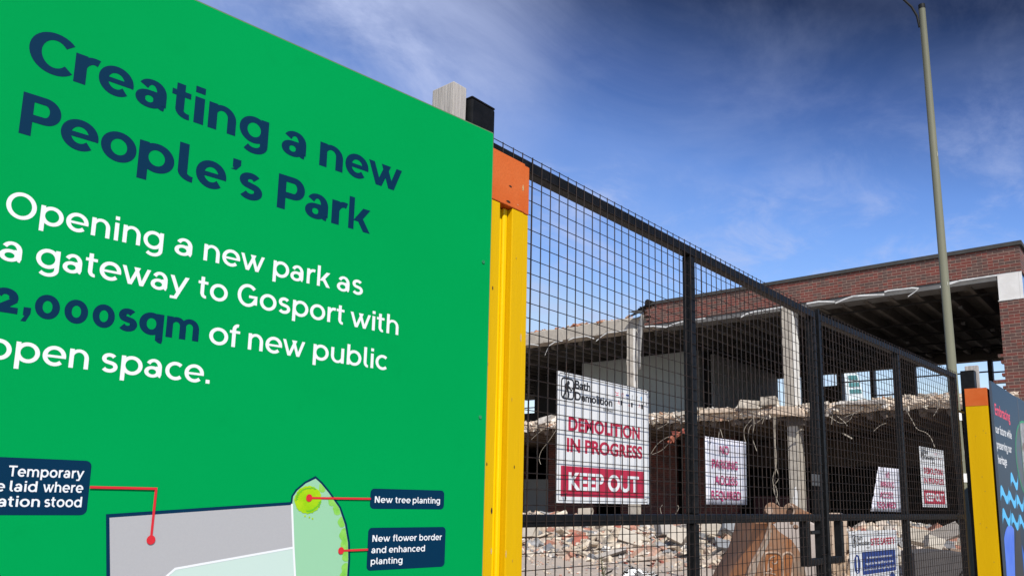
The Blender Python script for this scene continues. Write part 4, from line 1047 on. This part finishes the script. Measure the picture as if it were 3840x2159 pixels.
# ground floor interior
bar('bulkhead', mat('brown_bulkhead', (.06, .045, .038), .95), 27.0, 27.3, 2.83, 13.2, 2.75, 3.6595)
mb = MB(); mb.box(25.0, 25.2, 13.9, 16.2, 0, 3.955); mb.box(25.0, 25.2, 17.4, 19.6, 0, 3.955); mb.box(25.0, 25.2, 20.9, 26, 0, 3.955); mb.box(25.002, 25.198, 11.6, 13.6, 0, 3.955); mb.build('inner_brick_wall', M_BRICK_D, bld)
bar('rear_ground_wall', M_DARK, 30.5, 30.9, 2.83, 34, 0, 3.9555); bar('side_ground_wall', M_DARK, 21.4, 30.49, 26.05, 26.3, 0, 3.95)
bar('inner_door', mat('grey_door', (.12, .125, .125), .7), 25.05, 25.1, 19.6, 20.9, 0, 2.3)
bar('inner_red_panel', mat('dark_red_panel', (.05, .010, .014), .7), 26.0, 26.06, 9.6, 11.5, 0, 1.75)
bar('end_wall', M_BRICK_X, 21.6, 31, 2.62, 2.82, 0, 3.95)
# brick pier, render panel, window
mb = MB(); mb.box(21.0, 21.35, 2.605, 3.095, 0, 6.262)
for k in range(56):
    z0 = 3.9 + k * .0375 * 2
    if z0 > 5.2: break
    if k % 2 == 0 and rnd.random() < .8: mb.box(21.003, 21.2, 3.0955, 3.0955 + rnd.choice((.06, .11, .2, .24)), z0, z0 + .066)
mb.build('brick_pier', M_BRICK_Y, bld)
mb = MB(); mb.box(20.985, 21.36, 2.595, 3.11, 6.2635, 6.283); mb.build('panel_flashing', M_ALU, bld)
mb = MB(); mb.box(21.01, 21.3, 2.665, 3.09, 6.2835, 6.929); mb.build('render_panel', M_CONCW, bld)
mb = MB(); mb.box(21.012, 21.06, 2.602, 2.662, 6.2835, 6.929); mb.build('window_frame', M_CONCW, bld)
bar('pier_window', M_BLUEGL, 21.065, 31, 2.63, 2.65, 6.2835, 6.929)
bar('end_brick_wall', M_BRICK_X, 21.355, 31, 2.61, 2.8, 3.96, 6.25)
# bent flashing strips along the soffit
def strip(pts, w_=.035):
    w_ *= .62
    q = MB(); P_ = []
    for x, y, z, tw in pts:
        dx, dz = math.sin(tw) * w_, math.cos(tw) * w_
        P_ += [(x - dx, y, z - dz), (x + dx, y, z + dz)]
    n_ = len(pts); q.grid(P_, [(2 * i, 2 * i + 1, 2 * i + 3, 2 * i + 2) for i in range(n_ - 1)], False)
    o = q.build('flashing_strip', M_ALU, bld); md = o.modifiers.new('t', 'SOLIDIFY'); md.thickness = .006
def onF(px, py, x=20.95):
    """point on the facade plane seen at a photograph position: used once to survey the strips"""
    d = fwd + r2 * ((px - 1947.3) / 2962.74) - u2 * ((py - 1388.1) / 2962.74)
    k = x / d.x
    return (x, d.y * k, 1.45 + d.z * k)
def ps(L, w_=.035, x=20.95):
    strip([(*onF(a, b_, x), (i % 2) * .25) for i, (a, b_) in enumerate(L)], w_)
ps([(3025, 1138), (3071, 1130), (3130, 1131)]); ps([(3133, 1136), (3165, 1122), (3200, 1110), (3240, 1107), (3316, 1104)]); ps([(3317, 1094), (3330, 1090), (3380, 1084), (3420, 1079), (3445, 1081)], .03)
ps([(3445, 1081), (3430, 1095), (3405, 1112)], .02); ps([(3525, 1076), (3570, 1062), (3600, 1052), (3650, 1045), (3744, 1031)], .03); ps([(3560, 1060), (3590, 1053)], .025)
ps([(2778, 1189), (2800, 1176), (2830, 1168), (2880, 1160), (2936, 1151)]); ps([(2418, 1224), (2450, 1222), (2498, 1226)]); ps([(2498, 1226), (2530, 1213), (2560, 1205), (2600, 1199), (2645, 1193)], .03)
ps([(2044, 1331), (2058, 1297), (2080, 1282), (2110, 1277)], .03); ps([(2132, 1275), (2150, 1267), (2200, 1260), (2228, 1269)], .025); ps([(2236, 1278), (2260, 1258), (2280, 1246)], .03); ps([(2280, 1246), (2310, 1243), (2350, 1237)], .02); ps([(1985, 1290), (2000, 1291), (2022, 1295)], .025)
# dangling cables and reinforcing bars
def cable(L, r_=.011, x=20.9):
    q = MB(); pts = [Vector(onF(a, b_, x)) for a, b_ in L]
    out_ = []
    for i in range(len(pts) - 1):
        p0 = pts[max(i - 1, 0)]; p1 = pts[i]; p2_ = pts[i + 1]; p3 = pts[min(i + 2, len(pts) - 1)]
        for k in range(4):
            u = k / 4
            out_.append(.5 * ((2 * p1) + (p2_ - p0) * u + (2 * p0 - 5 * p1 + 4 * p2_ - p3) * u * u + (3 * p1 - p0 - 3 * p2_ + p3) * u ** 3))
    out_.append(pts[-1]); q.tube(out_, r_, 5); q.build('hanging_cable', M_CABLE, bld)
for L in ([(2908, 1560), (2905, 1640), (2912, 1720), (2905, 1800), (2915, 1850), (2907, 1900)], [(2903, 1560), (2908, 1650), (2905, 1730), (2920, 1790), (2900, 1830), (2925, 1900)], [(2900, 1565), (2903, 1640), (2908, 1740), (2898, 1800), (2912, 1870)],
          [(2822, 1540), (2828, 1590), (2822, 1640), (2838, 1690)], [(2830, 1560), (2795, 1600), (2790, 1630), (2797, 1660)], [(2870, 1555), (2845, 1580), (2812, 1600), (2805, 1650)], [(2858, 1588), (2865, 1568), (2872, 1556)],
          [(2438, 1705), (2465, 1665), (2500, 1640), (2535, 1628), (2570, 1605)], [(2438, 1706), (2480, 1688), (2510, 1660), (2540, 1640)], [(2465, 1607), (2490, 1595), (2510, 1580)],
          [(2085, 1612), (2060, 1650), (2030, 1690), (2022, 1720), (2028, 1740)], [(2050, 1600), (2020, 1622), (2000, 1640), (1992, 1648)], [(2694, 1640), (2700, 1608), (2710, 1640)],
          [(3110, 1560), (3150, 1585), (3185, 1575), (3205, 1545), (3240, 1530)], [(3140, 1560), (3165, 1580), (3178, 1597)], [(3165, 1565), (3200, 1550), (3240, 1535)], [(3400, 1540), (3420, 1575), (3440, 1608), (3470, 1620), (3490, 1640), (3505, 1675)], [(3160, 1625), (3195, 1645)], [(3277, 1615), (3300, 1595), (3325, 1585)], [(3122, 1555), (3118, 1590)], [(3515, 1488), (3522, 1515), (3512, 1540), (3500, 1560)], [(2533, 1927), (2545, 1905), (2541, 1893)], [(2480, 1925), (2476, 1905), (2484, 1892)]):
    cable(L, .009)
for L in ([(3160, 1624), (3195, 1644)], [(2985, 1625), (3000, 1612), (3012, 1610)]): cable(L, .022)
mb = MB()
for dx, dz in ((0, 0), (-.2, -.12), (.14, .1), (-.1, .05), (-.3, -.2)):
    p_ = onF(2545, 1628, 20.85); mb.chunk((p_[0], p_[1] - dx, p_[2] + dz), .1, .16, .11, rnd, .25)
mb.build('hanging_brick_lump', M_BRBR, bld)

# ------------------------------------------------------------------ distant tower
tw = thing('glass_tower', 'pale tower with curved side and teal glass bands far beyond the ruin', 'tower')
c0 = Vector((286.3, 89.5, 0)); d_ = Vector((.30, -.954, 0)).normalized(); back = Vector((.954, .30, 0))
def tprism(nm, m_, poly, c0_, c1_, par=tw):
    q = MB(); q.prism((c0, d_, Vector((0, 0, 1)), -back), poly, c0_, c1_); return q.build(nm, m_, par)
body = [(-2.6, 0), (5.3, 0), (5.0, 30), (4.2, 40), (3.0, 46), (1.6, 51), (-2.0, 52.5)]
tprism('body', M_TOWERW, body, -9, 0)
tprism('fin', M_TOWERW, [(-1.6, 0), (-.6, 0), (-.1, 38), (-.7, 47), (-2.3, 54), (-2.9, 54), (-1.6, 46), (-1.2, 38)], .0, 1.6)
tprism('side_wing', M_TOWERB, [(-6.2, 0), (-3.2, 0), (-3.0, 49), (-5.8, 49)], -8, -.4)
for z0, z1, xr in ((48.3, 49.6, 1.9), (45.6, 47.2, 2.7), (43.2, 44.6, 3.3), (40.8, 42.2, 3.7), (37.5, 38.6, 4.2), (35, 36, 4.4), (31, 32, 4.6)):
    tprism('glass_band', M_GLASS, [(-.3, z0), (xr, z0), (xr - .35, z1), (-.5, z1)], .02, .25)

# ------------------------------------------------------------------ rubble
mb = MB(); rnd = random.Random(12)
for k in range(4600):
    y = rnd.uniform(1.8, 20.5); x = 16.0 + 5.4 * rnd.random() ** .75
    if x > 20.9 and rnd.random() < .6: continue
    s_ = rnd.choice((.05, .06, .08, .10, .13, .17, .24)) * (.7 + .5 * (x - 16) / 5)
    z = heap(x, y) + s_ * .15
    mb.chunk((x, y, z), s_ * rnd.uniform(.7, 1.6), s_ * rnd.uniform(.6, 1.3), s_ * rnd.uniform(.3, .9), rnd, .28)
for k in range(110):
    y = rnd.uniform(2.5, 19); x = 16.6 + 3.9 * rnd.random(); l_ = rnd.uniform(.35, .9); q_ = rnd.uniform(.03, .3)
    mb.chunk((x, y, heap(x, y) + .06), l_ * .4 * q_ * 3, l_, rnd.uniform(.04, .09), rnd, .12, Matrix.Rotation(rnd.uniform(0, 3.14), 3, 'Z') @ Matrix.Rotation(rnd.uniform(-.6, .6), 3, 'X') @ Matrix.Rotation(rnd.uniform(-.4, .4), 3, 'Y'))
for k in range(900):
    y = rnd.uniform(2.5, 18); x = 12.5 + 4.2 * rnd.random(); s_ = rnd.uniform(.015, .05)
    mb.chunk((x, y, heap(x, y) + s_ * .2), s_ * 1.5, s_, s_ * .6, rnd, .28)
tag(mb.build('rubble', M_RUB), 'heap of broken brick and concrete rubble spread before the ruin', 'rubble', kind='stuff')
def gp(px, py, z=0.0):
    d = fwd + r2 * ((px - 1947.3) / 2962.74) - u2 * ((py - 1388.1) / 2962.74)
    k = (z - 1.45) / d.z
    return (d.x * k, d.y * k, z)
def at_depth(px, py, x):
    d = fwd + r2 * ((px - 1947.3) / 2962.74) - u2 * ((py - 1388.1) / 2962.74)
    k = x / d.x
    return Vector((x, d.y * k, 1.45 + d.z * k))
def lump(nm, px, py, x, dx, dy, dz, m_, label, cat, group=None, seed=0, rot=None):
    r_ = random.Random(seed); q = MB(); p_ = at_depth(px, py, x)
    q.chunk(p_, dx, dy, dz, r_, .17, rot)
    o = q.build(nm, m_, bevel=.008); tag(o, label, cat, group); return o
GC = 'large concrete pieces in the rubble'
RZ = lambda a, b_=0, c_=0: Matrix.Rotation(a, 3, 'Z') @ Matrix.Rotation(b_, 3, 'Y') @ Matrix.Rotation(c_, 3, 'X')
M_C1 = mat('cream_concrete', (.48, .43, .36), .9, var=(.41, .37, .31), scale=5, bump=.4, bscale=25)
M_C2 = mat('blue_grey_concrete', (.25, .26, .27), .9, var=(.20, .21, .22), scale=5, bump=.4, bscale=25)
M_C3 = mat('warm_grey_concrete', (.37, .34, .31), .9, var=(.31, .285, .26), scale=5, bump=.4, bscale=25)
lump('concrete_block', 1992, 1990, 17.9, .25, .34, .32, M_C1, 'cream concrete block at the left end of the rubble beside the near yellow post', 'concrete block', GC, 1, RZ(.1))
lump('concrete_block', 2200, 1920, 19.3, .3, .42, .22, M_C1, 'pale concrete block poking above the gate rail under the demolition sign', 'concrete block', GC, 2, RZ(.3, .1))
lump('concrete_slab', 2290, 2077, 16.9, .3, .85, .10, M_C3, 'flat grey slab sloping at the front foot of the rubble', 'concrete slab', GC, 3, RZ(.5, .35, -.35))
lump('concrete_slab', 2370, 2020, 18.0, .3, .6, .30, M_C1, 'tilted cream slab in the rubble under the broken column', 'concrete slab', GC, 4, RZ(.4, .4, .3))
lump('concrete_block', 2680, 1985, 19.0, .4, .5, .30, M_C1, 'cream block topping the rubble right of the near gate upright', 'concrete block', GC, 5, RZ(.4, .2, .2))
lump('concrete_block', 2735, 1975, 18.6, .3, .32, .28, M_C2, 'blue grey block on top of the rubble left of the excavator bucket', 'concrete block', GC, 6, RZ(.8, .3, .4))
lump('concrete_slab', 2730, 2050, 17.5, .35, .5, .2, M_C2, 'dark grey slab lying in the rubble left of the excavator bucket', 'concrete slab', GC, 7, RZ(.3, .5, .2))
lump('concrete_block', 2765, 1985, 18.8, .3, .35, .4, M_C1, 'upright pale block at the top of the rubble next to the excavator bucket', 'concrete block', GC, 8, RZ(.5, .2, .5))
lump('concrete_block', 2490, 1985, 18.6, .35, .35, .3, M_C3, 'warm grey block high in the rubble below the first parking notice', 'concrete block', GC, 9, RZ(.9, .3, .1))
lump('concrete_block', 2540, 2010, 18.2, .4, .45, .35, M_C1, 'cream block in the middle of the rubble left of the near gate upright', 'concrete block', GC, 10, RZ(.2, .3, .3))
lump('concrete_block', 3550, 1998, 16.6, .4, .55, .25, M_C3, 'slanting grey slab topping the rubble at the far end of the gate', 'concrete block', GC, 11, RZ(.2, .1, -.35))
lump('concrete_block', 3440, 2010, 16.6, .35, .4, .3, M_C1, 'cream block on the rubble right of the far gate upright', 'concrete block', GC, 12, RZ(.4, .2, .2))
lump('concrete_block', 3500, 2040, 16.0, .3, .25, .2, M_C1, 'small pale block just above the dark concrete barrier', 'concrete block', GC, 13, RZ(.6, .2, .4))
for i, (px, py, lb) in enumerate(((2167, 2087, 'red brick lying on bare ground left of its twin'), (2197, 2089, 'red brick lying on bare ground right of its twin'), (2360, 2097, 'lone red brick at the foot of the rubble in front of the flat slab'), (2551, 2080, 'bright red brick lying left of the near gate upright'), (2427, 2068, 'dull red brick at the edge of the rubble under the demolition sign'))):
    q = MB(); p_ = gp(px, py, .04); q.chunk((p_[0], p_[1], heap(p_[0], p_[1]) + .035), .215, .1, .066, random.Random(i), .03, RZ(.7 + .5 * i))
    tag(q.build('brick', M_BRBR, bevel=.004), lb, 'brick', 'loose bricks on the site ground')
# wind blown scraps of plastic and cable by the gate
deb = MB(); r_ = random.Random(5)
for k in range(46):
    p_ = Vector(gp(2390 + r_.gauss(0, 34), 2150 + r_.gauss(0, 12), .03)); s_ = r_.uniform(.05, .2)
    deb.cur = r_.choice((0, 0, 0, 1, 1, 2)); deb.chunk(p_ + Vector((0, 0, r_.uniform(0, .05))), s_, s_ * .6, .012, r_, .35)
for k in range(14):
    p_ = Vector(gp(2390 + r_.gauss(0, 50), 2150 + r_.gauss(0, 12), .03)); deb.cur = r_.choice((1, 2, 0)); a = r_.uniform(0, 6.28); l_ = r_.uniform(.1, .3)
    deb.tube([p_ + Vector((math.cos(a + b_ * .8) * l_ * b_, math.sin(a + b_ * .8) * l_ * b_, .05 * math.sin(b_ * 2.5))) for b_ in (-1, -.5, 0, .5, 1)], .007, 5)
tag(deb.build('plastic_litter', [M_STICK, M_CASTBLK, M_SHEET]), 'tangle of torn white and black plastic and cable on the ground', 'litter', kind='stuff')
# weed
t = thing('weed', 'thin green weed growing alone on the bare ground behind the gate', 'plant')
p_ = Vector(gp(2264, 2185, 0)); sm = MB(); lf = MB(); r_ = random.Random(3)
for k in range(5):
    a = r_.uniform(0, 6.28); h_ = r_.uniform(.25, .55); top = p_ + Vector((math.cos(a) * .06, math.sin(a) * .06, h_)); sm.tube([p_, (p_ + top) / 2 + Vector((.01, 0, 0)), top], .004, 5)
    for i in range(26):
        u = .15 + .85 * i / 26; c_ = p_ + (top - p_) * u; b_ = r_.uniform(0, 6.28); l_ = r_.uniform(.02, .05); e_ = Vector((math.cos(b_) * l_, math.sin(b_) * l_, l_ * .6)); w_ = Vector((-e_.y, e_.x, 0)) * .3
        lf.face([c_, c_ + e_ * .5 + w_, c_ + e_, c_ + e_ * .5 - w_])
sm.build('stem', M_STEM, t); lf.build('leaves', M_LEAF, t)

# ------------------------------------------------------------------ excavator bucket
bk = thing('excavator_bucket', 'big rusty excavator bucket standing on the ground behind the gate latch', 'bucket')
Z0 = Vector((0, 0, 1.45)); D0 = 8.0
def bp(px, py, off=0.0):
    """pixel of the bucket close-up to a point D0+off away along the view axis"""
    X_, Y_ = 2660 + px * .2203, 1840 + py * .2203
    return Z0 + (fwd + r2 * ((X_ - 1947.3) / 2962.74) - u2 * ((Y_ - 1388.1) / 2962.74)) * (D0 + off)
lev = [ # left silhouette, ridge, right edge
    ((760, 420), (1010, 420), (1040, 420)), ((725, 545), (1035, 520), (1070, 545)), ((700, 690), (995, 690), (1190, 690)), ((655, 850), (935, 850), (1400, 830)), ((600, 1010), (850, 1010), (1515, 990)), ((490, 1210), (730, 1210), (1600, 1190)),
    ((345, 1448), (645, 1448), (1650, 1448)), ((230, 1750), (560, 1750), (1680, 1750)), ((150, 2150), (520, 2150), (1640, 2150)), ((140, 2500), (520, 2500), (1560, 2500))]
n = len(lev)
LFp = [bp(*l[0], .30) for l in lev]; RG = [bp(*l[1], 0) for l in lev]; RT = [bp(*l[2], .10) for l in lev]
BK = [p_ + Vector((.62, .50, 0)) for p_ in RT]; BL = [p_ + Vector((.50, .42, 0)) for p_ in LFp]
mb = MB(); mb.grid(LFp + RG, [(i, i + 1, n + i + 1, n + i) for i in range(n - 1)], True); mb.build('shell', M_RUST, bk)
mb = MB(); mb.grid(RG + RT, [(i, i + 1, n + i + 1, n + i) for i in range(n - 1)], True); mb.build('side_plate', M_WORN, bk)
mb = MB(); mb.grid(RT + BK + BL + LFp, [(k * n + i, k * n + i + 1, ((k + 1) % 4) * n + i + 1, ((k + 1) % 4) * n + i) for k in range(3) for i in range(n - 1)], True); mb.face([RT[0], BK[0], BL[0], LFp[0], RG[0]]); mb.build('back_shell', M_RUST, bk)
mb = MB(); mb.tube([p_ + (Z0 - p_).normalized() * .004 for p_ in RG], .016, 8); mb.build('wear_edge', M_WORN2, bk)
fo = [
    [(930, 1900), (932, 1448), (935, 1120), (950, 1060), (1000, 1045), (1150, 1048), (1205, 1075), (1232, 1130), (1236, 1448), (1236, 1900)],
    [(1252, 1900), (1252, 1448), (1240, 1130), (1262, 1075), (1310, 1045), (1375, 1050), (1420, 1090), (1432, 1160), (1415, 1300), (1400, 1448), (1390, 1900)],
    [(990, 1448), (1000, 1250), (1015, 1160), (1060, 1120), (1110, 1110)], [(1060, 1200), (1085, 1240), (1130, 1230), (1160, 1190)], [(1000, 1340), (1020, 1310), (1050, 1315), (1060, 1350), (1045, 1380)], [(930, 1395), (1000, 1390), (1060, 1400), (1120, 1415)]]
def onface(px, py, lift):
    return onplate(px, py) + (Z0 - bp(px, py)).normalized() * lift
def onplate(px, py):
    # follow the plate between ridge and right edge
    for i in range(n - 1):
        y0, y1 = lev[i][1][1], lev[i + 1][1][1]
        if y0 <= py <= y1:
            u = (py - y0) / max(1, y1 - y0); xr = lev[i][1][0] * (1 - u) + lev[i + 1][1][0] * u; xe = lev[i][2][0] * (1 - u) + lev[i + 1][2][0] * u
            return bp(px, py, .10 * max(0, min(1, (px - xr) / max(1, xe - xr))) - .008)
    return bp(px, py, .0)
# bare steel worn bright along the leading edge, and rust inside the raised ribs
mb = MB(); P_ = []
for py in (600, 690, 850, 1010, 1210, 1448, 1750):
    for i in range(n - 1):
        y0, y1 = lev[i][1][1], lev[i + 1][1][1]
        if y0 <= py <= y1:
            u = (py - y0) / max(1, y1 - y0); xr = lev[i][1][0] * (1 - u) + lev[i + 1][1][0] * u
    wd = 20 + 95 * min(1, max(0, (py - 600) / 500)) + 14 * math.sin(py * .03)
    P_ += [onface(xr + 14, py, .0035), onface(xr + 14 + wd, py, .0035)]
mb.grid(P_, [(2 * i, 2 * i + 1, 2 * i + 3, 2 * i + 2) for i in range(6)]); mb.build('worn_strip', mat('bare_worn_steel', (.34, .29, .25), .6, var=(.27, .21, .17), scale=9, stain=(.26, .14, .07), stscale=6, stlo=.55, sthi=.7), bk)
mb = MB()
for L in ([(940, 1750), (940, 1448), (945, 1130), (960, 1068), (1010, 1056), (1145, 1058), (1195, 1085), (1222, 1140), (1226, 1448), (1226, 1750)], [(1262, 1750), (1262, 1448), (1252, 1140), (1272, 1085), (1315, 1058), (1370, 1062), (1410, 1098), (1420, 1160), (1404, 1300), (1390, 1448), (1380, 1750)]):
    mb.face([onface(*q, .003) for q in L])
mb.build('rust_patch', mat('orange_rust', (.31, .115, .035), .8, var=(.22, .085, .032), scale=9, bump=.3, bscale=40, stain=(.20, .13, .09), stscale=6, stlo=.58, sthi=.7), bk)
for k, L in enumerate(fo):
    mb = MB(); mb.tube([onplate(*q) for q in L], .013 if k < 2 else .010, 8); mb.build('weld_bead', M_WORN2, bk)
# pin lugs
def lugp(L, d0, d1, nm, m_):
    q = MB(); a = [bp(*q_, d0) for q_ in L]; b_ = [bp(*q_, d1) for q_ in L]; k = len(L)
    q.grid(a + b_, [tuple(range(k)), tuple(range(2 * k - 1, k - 1, -1))] + [(i, (i + 1) % k, k + (i + 1) % k, k + i) for i in range(k)]); o = q.build(nm, m_, bk, bevel=.006); return o
lg = lugp([(760, 560), (945, 400), (935, 320), (950, 260), (985, 215), (1040, 192), (1095, 200), (1140, 228), (1180, 258), (1230, 275), (1275, 270), (1290, 240), (1330, 212), (1380, 205), (1430, 215), (1470, 240), (1600, 320), (1740, 385), (1740, 420), (1300, 430), (1100, 560)], .02, .12, 'lug_plate', M_WORN)
mb = MB(); pc = bp(1022, 330, 0); ax = (Z0 - pc).normalized(); mb.tube([pc + ax * .05, pc - ax * .02], .036, 20); mb.build('pin', M_WORN2, lg)
mb = MB(); pc = bp(1380, 335, 0.015); mb.tube([pc + ax * .02, pc - ax * .0], .034, 20); mb.build('pin_hole', M_HOLE, lg)
mb = MB(); q_ = [bp(1380 + 60 * math.cos(a), 335 + 95 * math.sin(a), -.02) for a in [R(-100 + 16 * i) for i in range(13)]]; mb.tube(q_, .010, 6); mb.build('lug_ring', M_WORN2, lg)
mb = MB()
for (px_, py_, r_) in ((1470, 610, .026), (1400, 545, .018)):
    pc = bp(px_, py_, .30); mb.tube([pc + ax * .03, pc + ax * .025, pc - ax * .03], [r_ * .8, r_, r_], 18)
mb.build('linkage_pin', M_WORN, bk)
# pale slabs and tan stone behind the bucket and latch
o = MB(); o.prism((Vector((9.8, 3.80, 0)), Vector((.36, -.933, 0)), Vector((0, 0, 1)), Vector((-.933, -.36, 0))), [(-.42, 0), (.40, 0), (.38, .95), (.30, 1.20), (.02, 1.33), (-.30, 1.30), (-.42, .8)], -.25, 0)
tag(o.build('concrete_slab', M_SLAB, bevel=.02), 'large pale pinkish concrete slab standing behind the excavator bucket', 'concrete slab', GC)
def stone(px, py, x, dx, dy, dz, label, seed, rot=None):
    lump('stone', px, py, x, dx, dy, dz, M_TAN, label, 'stone', 'tan stones behind the latch', seed, rot)
tan = MB(); r_ = random.Random(77)
for k in range(260):
    px = r_.uniform(3010, 3330); py = r_.uniform(2075, 2300); p_ = at_depth(px, py + 10, 10.8 + (2300 - py) / 300)
    s_ = r_.uniform(.06, .22); tan.chunk(p_, s_ * 1.2, s_, s_ * .8, r_, .25)
tag(tan.build('stone_pile', M_TAN), 'pile of tan broken stone behind the gate latch', 'stone pile', kind='stuff')
lump('stone', 3115, 2020, 11.4, .25, .36, .62, mat('sandy_stone', (.42, .33, .25), .9, var=(.36, .27, .20), scale=5, bump=.5, bscale=20, stain=(.30, .18, .11), stscale=4, stlo=.55, sthi=.7), 'upright sandy stone seen through the latch opening', 'stone', None, 3, RZ(.6, .05, .1))
lump('stone', 3190, 2075, 11.8, .3, .5, .5, M_TAN, 'tan boulder left of the site safety sign', 'stone', None, 6, RZ(.4))
# dark concrete barrier
t = thing('concrete_barrier', 'dark grey concrete barrier block in front of the far rubble', 'concrete barrier')
f_ = (Vector((13.55, 2.95, 0)), Vector((.50, -.866, 0)), Vector((0, 0, 1)), Vector((-.866, -.50, 0)))
mb = MB(); mb.prism(f_, [(-.46, 0), (.44, 0), (.44, .745), (.24, .80), (-.1, .815), (-.46, .775)], -.7, 0); mb.build('block', M_BLOCK, t, bevel=.02)
mb = MB(); q = lambda a, z: f_[0] + f_[1] * a + f_[2] * z + f_[3] * .02
mb.tube([q(.16, .45), q(.20, .52), q(.28, .54), q(.36, .49), q(.40, .45)], .011, 6); mb.build('lifting_loop', M_CASTBLK, t)
